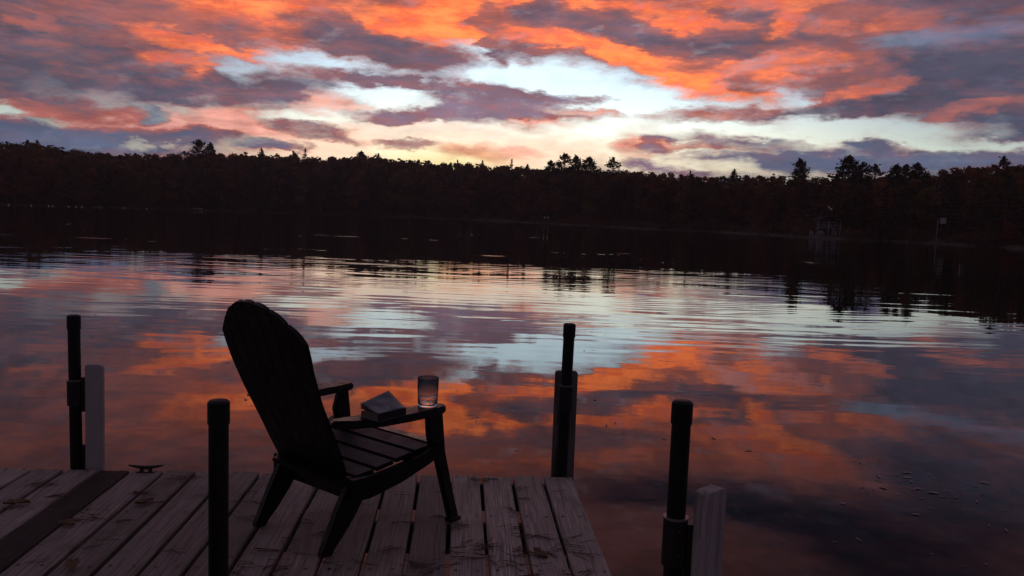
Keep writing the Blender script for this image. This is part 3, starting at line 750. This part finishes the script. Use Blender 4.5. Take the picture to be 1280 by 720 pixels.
dock = empty('wooden_dock', D0, TH)
tag(dock, 'weathered grey plank dock with wide gaps reaching into the lake', 'dock')
PITCHW, GAP, DEEP = .169, .019, 1.80
def plank_mesh(name, wd, ln, th, seed, worn=0.0):
    """a board with eased edges, a slight cup and crook, from a few stations along its length"""
    g_ = random.Random(seed); ns = 6; V = []; F = []
    e = .006
    crook = g_.uniform(-.003, .003)
    for i in range(ns):
        y = -ln * i / (ns - 1); u = i / (ns - 1)
        dx = crook * math.sin(math.pi * u) + g_.uniform(-.0012, .0012); dz = g_.uniform(-.002, .002)
        y += g_.uniform(-.006, .006) if i in (0, ns - 1) else 0
        for (x, z) in ((-wd / 2, -e), (-wd / 2 + e, 0), (0, -.0015), (wd / 2 - e, 0), (wd / 2, -e), (wd / 2, -th), (-wd / 2, -th)):
            V.append((x + dx, y, z + dz))
    n = 7
    for i in range(ns - 1): F += [(i * n + j, i * n + (j + 1) % n, (i + 1) * n + (j + 1) % n, (i + 1) * n + j) for j in range(n)]
    F.append(tuple(range(n))[::-1]); F.append(tuple((ns - 1) * n + j for j in range(n)))
    me = bpy.data.meshes.new(name); me.from_pydata(V, [], F)
    bm = bmesh.new(); bm.from_mesh(me); bmesh.ops.recalc_face_normals(bm, faces=bm.faces); bm.to_mesh(me); bm.free()
    return me
for k in range(28):
    wd = PITCHW - GAP * (.55 if k in (13,) else random.uniform(.8, 1.15))
    o = link('plank', plank_mesh('plank', wd, DEEP, .036, 100 + k), STAIN if k == 14 else DECK, dock, (-PITCHW * (k + .5), random.uniform(-.008, .010), DOCK_Z + random.uniform(-.002, .002) - (.004 if k == 14 else 0)))
    if k == 14: o['label'] = 'darker stained plank of the dock'
# approach: cross boards from the near edge back to the bank
for k in range(44):
    o = link('plank', plank_mesh('plank', .156, 1.36, .036, 300 + k), DECK, dock, (-1.36, -DEEP - .014 - .169 * (k + .5), DOCK_Z - .001))
    o.rotation_euler = (0, 0, math.pi / 2)
    o.location = (-1.36 + .0, o.location.y, o.location.z)
for nm, x0, x1, y0, y1 in [('fascia', -4.73, -.0, -.045, -.004), ('joist', -4.73, 0, -.63, -.592), ('joist', -4.73, 0, -1.24, -1.202),
                           ('fascia', -4.73, 0, -1.796, -1.757)]:
    box(nm, FRAME, dock, x0 + .003, x1 - .046, y0, y1, DOCK_Z - .18, DOCK_Z - .0385)
box('fascia', FRAME, dock, -.044, -.003, -1.796, -.004, DOCK_Z - .23, DOCK_Z - .0385)
for x in (-1.33, -.06): box('stringer', FRAME, dock, x - .02, x + .02, -9.2, -1.80, DOCK_Z - .23, DOCK_Z - .0385)
for x in (-4.4, -2.5): box('pile', FRAME, dock, x - .05, x + .05, -1.75, -1.65, -2.6, DOCK_Z - .04)
for x in (-1.28, -.12):
    for y in (-4.4, -7.2): box('pile', FRAME, dock, x - .05, x + .05, y - .05, y + .05, -2.6, DOCK_Z - .04)
IRON = flat_mat('dark_galvanised_steel', (.035, .033, .035), .42, .5)
IRON_B = flat_mat('galvanised_steel', (.30, .29, .30), .32, .5)
for n_ in (IRON, IRON_B): n_.node_tree.nodes['Principled BSDF'].inputs['Metallic'].default_value = .55
nv_ = []; nf_ = []
for k in range(28):
    for y in (-.024, -.611, -1.221, -1.776):
        for dx_ in (-.045, .045):
            cx, cy = -PITCHW * (k + .5) + dx_ + random.uniform(-.008, .008), y + random.uniform(-.008, .008); i0 = len(nv_)
            nv_ += [(cx + .0085 * math.cos(t), cy + .0085 * math.sin(t), DOCK_Z + .0026) for t in np.linspace(0, 2 * math.pi, 6, endpoint=False)]
            nf_.append(list(range(i0, i0 + 6)))
o = link('nail_heads', mesh_np('nail_heads', nv_, nf_), IRON, dock); o.location = (0, 0, 0); o['kind'] = 'stuff'
# the empty sits at water level, children carry heights
dock.location = (D0.x, D0.y, 0)

# ------------------------------------------------------------------ posts and bumper boards
BLACKPIPE = flat_mat('black_coated_pipe', (.007, .007, .0075), .5, .35)
VINYL = flat_mat('grimy_white_vinyl', (.45, .43, .43), .5)
GREYBOARD = wood_mat('silvered_bumper_board', (.22, .20, .195), (.52, .48, .47), (.42, .385, .375), True)
BROWNBOARD = wood_mat('brown_bumper_board', (.12, .105, .10), (.26, .235, .225), (.20, .18, .17), True)
def dock_post(a, b_, top, lab, lean=(0, 0), sleeve=None, rad=.031):
    t = empty('dock_post', DK(a, b_, 0), TH); tag(t, lab, 'post', None)
    t.rotation_euler = (lean[0], lean[1], TH)
    lathe('pipe', BLACKPIPE, t, [(rad, -2.6), (rad, top - .045)], 24)
    lathe('cap', BLACKPIPE, t, [(rad + .0035, top - .075), (rad + .0035, top - .006), (rad - .002, top), (rad - .010, top + .002), (.006, top + .003)], 24)
    if sleeve:
        z0, z1 = sleeve
        lathe('sleeve', IRON, t, [(rad + .0008, z0), (rad + .009, z0), (rad + .009, z1), (rad + .0008, z1)], 24)
        lathe('rim', IRON_B, t, [(rad + .0008, z1 + .0005), (rad + .0105, z1 + .0005), (rad + .0105, z1 + .006), (rad + .0008, z1 + .006)], 24)
        for zz in ((z0 * .7 + z1 * .3), (z0 * .2 + z1 * .8)):
            q = lathe('bolt', IRON, t, [(.008, 0), (.008, .016), (.005, .018)], 6, (0, -rad - .008, zz)); q.rotation_euler = (math.pi / 2, 0, 0)
    return t
def bumper(name, a, b_, wd, th, z0, z1, mat, rz, lab):
    """upright board with a round shouldered top"""
    t = empty(name, DK(a, b_, 0), TH + rz); tag(t, lab, 'bumper board')
    r = min(.014, wd * .3); pts = [(-wd / 2, z0), (wd / 2, z0)]
    for k in range(6): pts.append((wd / 2 - r + r * math.cos(k * math.pi / 10), z1 - r + r * math.sin(k * math.pi / 10)))
    for k in range(6): pts.append((-wd / 2 + r - r * math.sin(k * math.pi / 10), z1 - r + r * math.cos(k * math.pi / 10)))
    poly_prism('board', mat, t, pts, 'y', -th / 2, th / 2, .005)
    return t
P1 = dock_post(-2.668, .05, 1.315, 'black pipe post at the far edge beside the thin white bumper', (0, R(-.6)), (.835, .965))
B1 = bumper('bumper_board', -2.578, .055, .085, .045, .02, 1.055, VINYL, R(6), 'thin white vinyl bumper beside the post at the stained plank')
box('bracket', IRON, P1, .033, .052, -.012, .012, .80, .985); box('bracket', IRON, P1, .033, .052, -.012, .012, .35, .62)
P2 = dock_post(-.070, .045, 1.345, 'black pipe post at the dock corner before a wide grey bumper', (R(-.3), R(.9)), (.86, 1.0))
B2 = bumper('bumper_board', -.046, .122, .125, .038, .02, 1.07, BROWNBOARD, 0, 'wide grey bumper board standing behind the corner post')
for z0, z1 in ((.42, .62), (.78, .92)): box('bracket', IRON, P2, -.03, .03, .033, .058, z0, z1)
P3 = dock_post(.068, -1.845, 1.345, 'black pipe post at the dock side with a pale rimmed sleeve', (0, R(.2)), (.80, .955))
B3 = bumper('bumper_board', .178, -1.86, .105, .055, .02, 1.06, GREYBOARD, R(42), 'thick pale bumper board with rounded shoulders beside the sleeved post')
box('bracket', IRON, P3, .034, .085, -.022, .022, .70, .94)
P4 = dock_post(-1.405, -1.80, 1.302, 'plain black pipe post right behind the black chair', (0, R(-.3)), None)

# mooring cleat on the far edge
cl = empty('dock_cleat', DK(-2.28, -.035, DOCK_Z), TH + .04); tag(cl, 'black iron mooring cleat with two upturned horns on the far edge', 'cleat')
bm = bmesh.new(); box_bm(bm, -.045, .045, -.018, .018, 0, .007, .002); me = bpy.data.meshes.new('base'); bm.to_mesh(me); bm.free(); link('base', me, IRON, cl)
for x in (-.022, .022): lathe('stem', IRON, cl, [(.012, .006), (.009, .016), (.011, .026)], 10, (x, 0, 0))
V = []; F = []; ns, nc = 13, 8
for i in range(ns):
    u = -1 + 2 * i / (ns - 1); r = .0105 * (1 - .65 * abs(u) ** 1.6)
    for j in range(nc): V.append((u * .088, r * math.cos(6.2832 * j / nc), .026 + .012 * abs(u) ** 1.6 + r * math.sin(6.2832 * j / nc)))
for i in range(ns - 1): F += [(i * nc + j, i * nc + (j + 1) % nc, (i + 1) * nc + (j + 1) % nc, (i + 1) * nc + j) for j in range(nc)]
F += [tuple(range(nc)), tuple((ns - 1) * nc + j for j in range(nc))]
me = bpy.data.meshes.new('horn'); me.from_pydata(V, [], F); me.polygons.foreach_set('use_smooth', np.ones(len(F), bool)); link('horn', me, IRON, cl)

# ------------------------------------------------------------------ chair (local: x right, y forward, z up)
CH = Vector((-.908, 3.4915, DOCK_Z + .001))
chair = empty('adirondack_chair', CH, R(-40)); tag(chair, 'black moulded adirondack chair facing the lake on the dock', 'chair')
PLAST, nt, b = new_mat('black_resin')
b.inputs['Base Color'].default_value = (.0035, .0035, .0042, 1); b.inputs['Specular IOR Level'].default_value = .4
bp = nt.new('ShaderNodeBump'); bp.inputs['Strength'].default_value = .25; bp.inputs['Distance'].default_value = .002
nt.l.new(nt.noise(nt.new('ShaderNodeTexCoord').outputs['Object'], 220, 3, .6), bp.inputs['Height']); nt.l.new(bp.outputs[0], b.inputs['Normal'])
nt.l.new(nt.ramp(nt.noise(nt.new('ShaderNodeTexCoord').outputs['Object'], 14, 4, .6), .3, .7, .28, .5), b.inputs['Roughness'])

BTH = R(25)
def back_pt(t, s_, off=0.0):
    """point on the reclined, dished back: t across (-1..1), s along, off towards the sitter"""
    wv = [(-.05, .20), (0, .222), (.1, .242), (.2, .258), (.4, .272), (.55, .287), (.68, .298), (1.0, .292)]
    x = t * table(wv, s_)
    f_ = .008 * t * t * min(1, s_ / .25) + off
    return Vector((x + table([(0, -.024), (.45, -.046), (.60, -.032), (.78, .008)], s_), .15 - s_ * math.sin(BTH) + f_ * math.cos(BTH), .22 + s_ * math.cos(BTH) + f_ * math.sin(BTH)))
def back_top(t): return .735 + .172 * (1 - abs(t) ** 2.2)
NS = 7
def strip(name, t0, t1, s0f, s1f, o0, o1, ns=20, nt_=5, bulge=0.0):
    V = []; F = []
    for side in (0, 1):
        for i in range(ns + 1):
            for j in range(nt_ + 1):
                t = t0 + (t1 - t0) * j / nt_; u = i / ns; s_ = s0f(t) + (s1f(t) - s0f(t)) * u
                q = 2 * j / nt_ - 1
                off = (o1 + bulge * (1 - q * q)) if side else o0
                V.append(back_pt(t, s_, off))
    M = (ns + 1) * (nt_ + 1); ix = lambda sd, i, j: sd * M + i * (nt_ + 1) + j
    for i in range(ns):
        for j in range(nt_):
            F.append((ix(0, i, j), ix(0, i, j + 1), ix(0, i + 1, j + 1), ix(0, i + 1, j))); F.append((ix(1, i, j), ix(1, i + 1, j), ix(1, i + 1, j + 1), ix(1, i, j + 1)))
        F.append((ix(0, i, 0), ix(0, i + 1, 0), ix(1, i + 1, 0), ix(1, i, 0))); F.append((ix(0, i, nt_), ix(1, i, nt_), ix(1, i + 1, nt_), ix(0, i + 1, nt_)))
    for j in range(nt_):
        F.append((ix(0, 0, j), ix(1, 0, j), ix(1, 0, j + 1), ix(0, 0, j + 1))); F.append((ix(0, ns, j), ix(0, ns, j + 1), ix(1, ns, j + 1), ix(1, ns, j)))
    me = bpy.data.meshes.new(name); me.from_pydata([tuple(v) for v in V], [], F)
    bm = bmesh.new(); bm.from_mesh(me); bmesh.ops.recalc_face_normals(bm, faces=bm.faces); bm.to_mesh(me); bm.free()
    return link(name, me, PLAST, chair)
for k in range(NS):
    a0, a1 = -1 + 2 * k / NS, -1 + 2 * (k + 1) / NS; g_ = .014
    mid_ = (a0 + a1) / 2; wd_ = (a1 - a0) / 2
    strip('back_slat', a0 + g_, a1 - g_, lambda t: -.045, lambda t, m_=mid_, w_=wd_: back_top(t) - .003 * abs((t - m_) / w_) ** 2, .0, .016, 24, 6, .003)
for k in range(1, NS):        # ribs that close the joints; two stay open as slits near the top
    a = -1 + 2 * k / NS
    hi_ = (lambda t: back_top(t) - .02)
    if k in (2, 4):
        strip('back_rib', a - .017, a + .017, lambda t: -.03, lambda t: .690, .0015, .010, 12, 2); strip('back_rib', a - .017, a + .017, lambda t: .735, hi_, .0015, .010, 4, 2)
    else: strip('back_rib', a - .017, a + .017, lambda t: -.03, hi_, .0015, .010, 14, 2)
q = lathe('screw', IRON_B, chair, [(.006, 0), (.006, .022), (.003, .026)], 8); q.location = back_pt(-.985, .39, .006); q.rotation_euler = (0, R(-90), 0)

SHX = -.015
for sd in (-1, 1):
    # front leg with its flared head under the arm
    fl = [(.478, .528), (.568, .528), (.580, .44), (.592, .345), (.640, .18), (.694, .012), (.694, 0), (.642, 0), (.638, .012), (.590, .16), (.545, .30), (.524, .352), (.500, .385), (.486, .44)]
    if sd < 0: fl = [(.512, .528) if p_ == (.478, .528) else p_ for p_ in fl]
    poly_prism('front_leg', PLAST, chair, fl, 'x', sd * .332 + SHX - .016, sd * .332 + SHX + .016, .005)
    box('foot', PLAST, chair, sd * .332 + SHX - .021, sd * .332 + SHX + .021, .632, .703, 0, .020, .004)
    # side rail from the rear leg up to the front leg, and the rear leg
    sh = lambda u, v, sd=sd: sd * (.238 + .125 * max(0, min(1, u / .52)))+ SHX * .6
    rl = [(.105, .215), (.105, .300), (.13, .302), (.245, .312), (.40, .350), (.50, .392), (.54, .402), (.55, .365), (.47, .318), (.34, .258), (.20, .214), (.14, .207)]
    poly_prism('side_rail', PLAST, chair, rl, 'x', -.018, .018, .004, shift=sh)
    rg = [(.108, .29), (.215, .29), (.195, .215), (.152, .15), (.086, .07), (.030, .012), (.030, 0), (-.026, 0), (-.028, .012), (.004, .08), (.050, .18), (.088, .25)]
    poly_prism('rear_leg', PLAST, chair, rg, 'x', sd * .235 - .019, sd * .235 + .019, .005)
    # arm: narrow where it meets the back, rounded in front
    ax = lambda x, sd=sd: sd * x + SHX
    pts = [(.225, .040), (.262, .012), (.322, .085), (.370, .20), (.384, .36), (.380, .50), (.368, .560), (.345, .588), (.312, .592), (.290, .575), (.278, .53), (.262, .38), (.248, .20), (.230, .09)]
    pts = [(ax(x), y) for x, y in pts]
    poly_prism('armrest', PLAST, chair, pts if sd > 0 else pts[::-1], 'z', .528, .563, .007)
# seat: slats across, dipping to the back
SEAT = [(.575, .386), (.50, .392), (.41, .372), (.32, .347), (.23, .322), (.14, .300), (.06, .290)]
for k in range(6):
    (y0, z0), (y1, z1) = SEAT[k], SEAT[k + 1]
    d = Vector((0, y1 - y0, z1 - z0)).normalized(); n_ = Vector((0, -d.z, d.y)) if d.y < 0 else Vector((0, d.z, -d.y))
    n_ = Vector((0, 0, 1)) - d * d.z; n_.normalize()
    hw0 = .220 + .130 * min(1, y0 / .52); hw1 = .220 + .130 * min(1, y1 / .52)
    g0 = .006 if k else 0
    V = []
    for (y, z, hw, gg) in ((y0, z0, hw0, g0), (y1, z1, hw1, -.006)):
        for x in (-hw, hw):
            for th in (.0, -.02):
                c = Vector((x, y, z)) + d * gg + n_ * th; V.append((c.x + SHX * .6, c.y, c.z + .006))
    F = [(0, 2, 6, 4), (1, 5, 7, 3), (0, 1, 3, 2), (4, 6, 7, 5), (0, 4, 5, 1), (2, 3, 7, 6)]
    bm = bmesh.new(); vs = [bm.verts.new(v) for v in V]
    for f_ in F: bm.faces.new([vs[i] for i in f_])
    bmesh.ops.recalc_face_normals(bm, faces=bm.faces); bmesh.ops.bevel(bm, geom=list(bm.edges), offset=.004, segments=2, affect='EDGES')
    me = bpy.data.meshes.new('seat_slat'); bm.to_mesh(me); bm.free(); link('seat_slat', me, PLAST, chair)
box('seat_brace', PLAST, chair, -.315, .295, .44, .475, .305, .362, .004); box('seat_brace', PLAST, chair, -.235, .235, .12, .15, .235, .275, .004)

def chair_pt(x, y, z):
    return chair.matrix_basis @ Vector((x, y, z))
bpy.context.view_layer.update()

# glass tumbler on the arm
GLASS, nt, b = new_mat('frosted_tumbler_glass')
b.inputs['Base Color'].default_value = (.93, .95, .96, 1); b.inputs['Transmission Weight'].default_value = .98; b.inputs['IOR'].default_value = 1.45
co = nt.new('ShaderNodeTexCoord').outputs['Object']
nt.l.new(nt.ramp(nt.noise(co, 9, 2, .5), .35, .7, .05, .11), b.inputs['Roughness'])
t = empty('drinking_glass', chair_pt(.300, .500, .5635)); tag(t, 'tall misted drinking glass standing on the arm of the black chair', 'glass')
lathe('tumbler', GLASS, t, [(.020, 0), (.041, 0), (.043, .004), (.046, .06), (.0480, .126), (.0475, .128), (.0460, .126), (.0440, .06), (.0405, .018), (.036, .012), (.010, .012)], 40)
MELT, nt, b = new_mat('melt_water'); b.inputs['Base Color'].default_value = (.9, .92, .93, 1); b.inputs['Transmission Weight'].default_value = 1; b.inputs['IOR'].default_value = 1.33; b.inputs['Roughness'].default_value = .05
lathe('drink', MELT, t, [(.010, .0125), (.0358, .0125), (.0402, .0185), (.0412, .034), (.010, .0345)], 32)

# paperback on the arm, its cover sprung open
COVER, nt, b = new_mat('glossy_book_cover')
cn = nt.noise(nt.new('ShaderNodeTexCoord').outputs['Object'], 14, 3, .5)
nt.l.new(nt.mix(nt.ramp(cn, .4, .6), (.11, .12, .14, 1), (.24, .255, .28, 1)), b.inputs['Base Color']); b.inputs['Roughness'].default_value = .14
PAGES = flat_mat('paper_edges', (.24, .21, .18), .9)
SPINE = flat_mat('black_book_spine', (.012, .011, .012), .5)
bk = empty('paperback_book', chair_pt(.318, .225, .5635), R(-40) + R(4)); tag(bk, 'paperback book with sprung glossy cover lying on the chair arm', 'book')
BL, BW = .165, .108
box('back_cover', COVER, bk, -BW / 2, BW / 2, -BL / 2, BL / 2, 0, .0015)
poly_prism('page_block', PAGES, bk, [(BW / 2 - .004, .0016), (BW / 2 - .004, .030), (BW / 4, .033), (-BW / 4, .035), (-BW / 2 + .006, .028), (-BW / 2 + .004, .0016)], 'y', -BL / 2 + .003, BL / 2 - .003)
box('spine', SPINE, bk, BW / 2 - .0035, BW / 2 - .001, -BL / 2, BL / 2, .0016, .0305)
V = []; F = []; nx, ny = 12, 8
for i in range(nx + 1):
    u = i / nx
    for j in range(ny + 1):
        v = j / ny; lift = (.018 + .030 * v) * u ** 1.35
        V.append((BW / 2 - .0025 - u * BW * .97, -BL / 2 + v * BL, .0325 + .008 * math.sin(math.pi * u * .6) + lift))
for i in range(nx): F += [(i * (ny + 1) + j, (i + 1) * (ny + 1) + j, (i + 1) * (ny + 1) + j + 1, i * (ny + 1) + j + 1) for j in range(ny)]
me = bpy.data.meshes.new('front_cover'); me.from_pydata(V, [], F); me.polygons.foreach_set('use_smooth', np.ones(len(F), bool))
q = link('front_cover', me, COVER, bk); q.modifiers.new('thickness', 'SOLIDIFY').thickness = .0012
for kk in range(4):           # loose pages lifting with the cover
    f_ = .25 + .2 * kk
    V2 = [(x, y, .0318 + (z - .0325) * f_) for x, y, z in V]
    me = bpy.data.meshes.new('page'); me.from_pydata(V2, [], F); link('page', me, PAGES, bk)

# ------------------------------------------------------------------ litter on the dock
NEED = flat_mat('dry_pine_needles', (.095, .050, .030), .8)
nv_ = []; nf_ = []
gg = random.Random(3)
def needle(a, b_, ang, ln, wd):
    i0 = len(nv_); bendy = gg.uniform(-.25, .25); z = DOCK_Z + .0042
    for k in range(4):
        u = k / 3; th = ang + bendy * (u - .5); x = a + ln * (u - .5) * math.cos(th); y = b_ + ln * (u - .5) * math.sin(th)
        nxx, nyy = -math.sin(th), math.cos(th); ww = wd * (1 - .5 * u)
        zz = z + .003 * math.sin(math.pi * u) * gg.random()
        for (o1, o2) in ((-ww / 2, 0), (0, wd * .8), (ww / 2, 0)): nv_.append(tuple(DK(x + nxx * o1, y + nyy * o1, zz + o2)))
    for k in range(3):
        for j in (0, 1): nf_.append((i0 + k * 3 + j, i0 + k * 3 + j + 1, i0 + k * 3 + 4 + j, i0 + k * 3 + 3 + j))
spots = [(gg.uniform(-3.6, -.02), gg.uniform(-1.75, -.03)) for _ in range(130)] + [(-.9 + gg.gauss(0, .28), -1.25 + gg.gauss(0, .2)) for _ in range(34)] + [(-.25 + gg.gauss(0, .16), -1.2 + gg.gauss(0, .22)) for _ in range(30)]
for (a, b_) in spots:
    base = gg.gauss(.1, .55)
    for k in range(gg.choice((1, 2, 3, 3, 5, 7))):
        aa, bb = a + gg.gauss(0, .02), b_ + gg.gauss(0, .016)
        if -4.6 < aa < -.05 and -1.74 < bb < -.06: needle(aa, bb, base + gg.gauss(0, .28), gg.uniform(.05, .11), gg.uniform(.0016, .0034))
tag(link('pine_needles', mesh_np('pine_needles', nv_, nf_), NEED), 'brown pine needles strewn over the dock planks', 'needles', kind='stuff')

DRY = flat_mat('dry_oak_leaf', (.16, .085, .045), .7)
def leaf_mesh(seed, ln):
    g_ = random.Random(seed); V = [(0, -ln * .62, .004)]; n = 11; L_, R_ = [], []
    for i in range(n):
        u = i / (n - 1); lobes = .6 + .4 * abs(math.sin(u * math.pi * 3.2 + .5)); wd = ln * .34 * math.sin(math.pi * (u * .94 + .03)) ** .7 * lobes
        y = -ln / 2 + ln * u; zc = .006 + .012 * u * u + .006 * math.sin(3 * u + seed)
        V += [(-wd, y + wd * .2, zc + .010 + wd * .25 * g_.uniform(.3, 1)), (0, y, zc), (wd, y + wd * .2, zc + .008 + wd * .3 * g_.uniform(.2, 1))]
    F = []
    for i in range(n - 1):
        k = 1 + i * 3; F += [(k, k + 1, k + 4, k + 3), (k + 1, k + 2, k + 5, k + 4)]
    me = bpy.data.meshes.new('fallen_leaf'); me.from_pydata(V, [], F); me.polygons.foreach_set('use_smooth', np.ones(len(F), bool)); me.materials.append(DRY)
    return me
for i, (x, y, ln, rz, lab) in enumerate([(-1.655, 3.13, .085, .4, 'curled tan oak leaf by the near end of a plank'), (-2.25, 3.775, .11, 1.9, 'flat brown leaf lying against the outermost planks'),
                                          (-1.90, 3.56, .09, 1.1, 'brown leaf beside the stained plank'), (-1.70, 3.865, .10, 2.6, 'reddish brown leaf halfway to the cleat'), (.16, 3.42, .075, .9, 'small dark leaf near the dock side boards')]):
    tag(link('fallen_leaf', leaf_mesh(i, ln), DRY, None, (x, y, DOCK_Z + .001), rz), lab, 'leaf')

# ------------------------------------------------------------------ leaves and scum adrift on the water
FLOAT = flat_mat('drifting_leaf', (.42, .36, .30), .6)
nv_ = []; nf_ = []
gg = random.Random(9)
def flake(x, y, s_):
    i0 = len(nv_); th = gg.uniform(0, 6.28); e = gg.choice((.08, .10, .14, .4))
    for k in range(6):
        t_ = k * math.pi / 3; u, v = s_ * math.cos(t_), s_ * e * math.sin(t_)
        nv_.append((x + u * math.cos(th) - v * math.sin(th), y + u * math.sin(th) + v * math.cos(th), .004 + gg.uniform(0, .10) * s_))
    nf_.append(tuple(range(i0, i0 + 6)))
for (cx, cy, n, sx, sy) in [(3.2, 6.2, 60, .5, .25), (2.0, 10, 26, 2, .8), (4.2, 5.4, 26, 1.0, .35), (.6, 14, 22, 2, 1.5), (-3, 13, 22, 3, 2), (2.5, 4.4, 16, .8, .4), (-1, 9, 14, 1.5, 1.0), (1.2, 7.4, 16, .9, .5), (6, 9, 22, 2, 1), (4.5, 7, 14, 1, .4)]:
    for _ in range(n): flake(cx + gg.gauss(0, sx), cy + gg.gauss(0, sy), gg.uniform(.012, .042))
tag(link('drifting_leaves', mesh_np('drifting_leaves', nv_, nf_), FLOAT), 'small leaves and twigs drifting on the lake', 'leaves', kind='stuff')
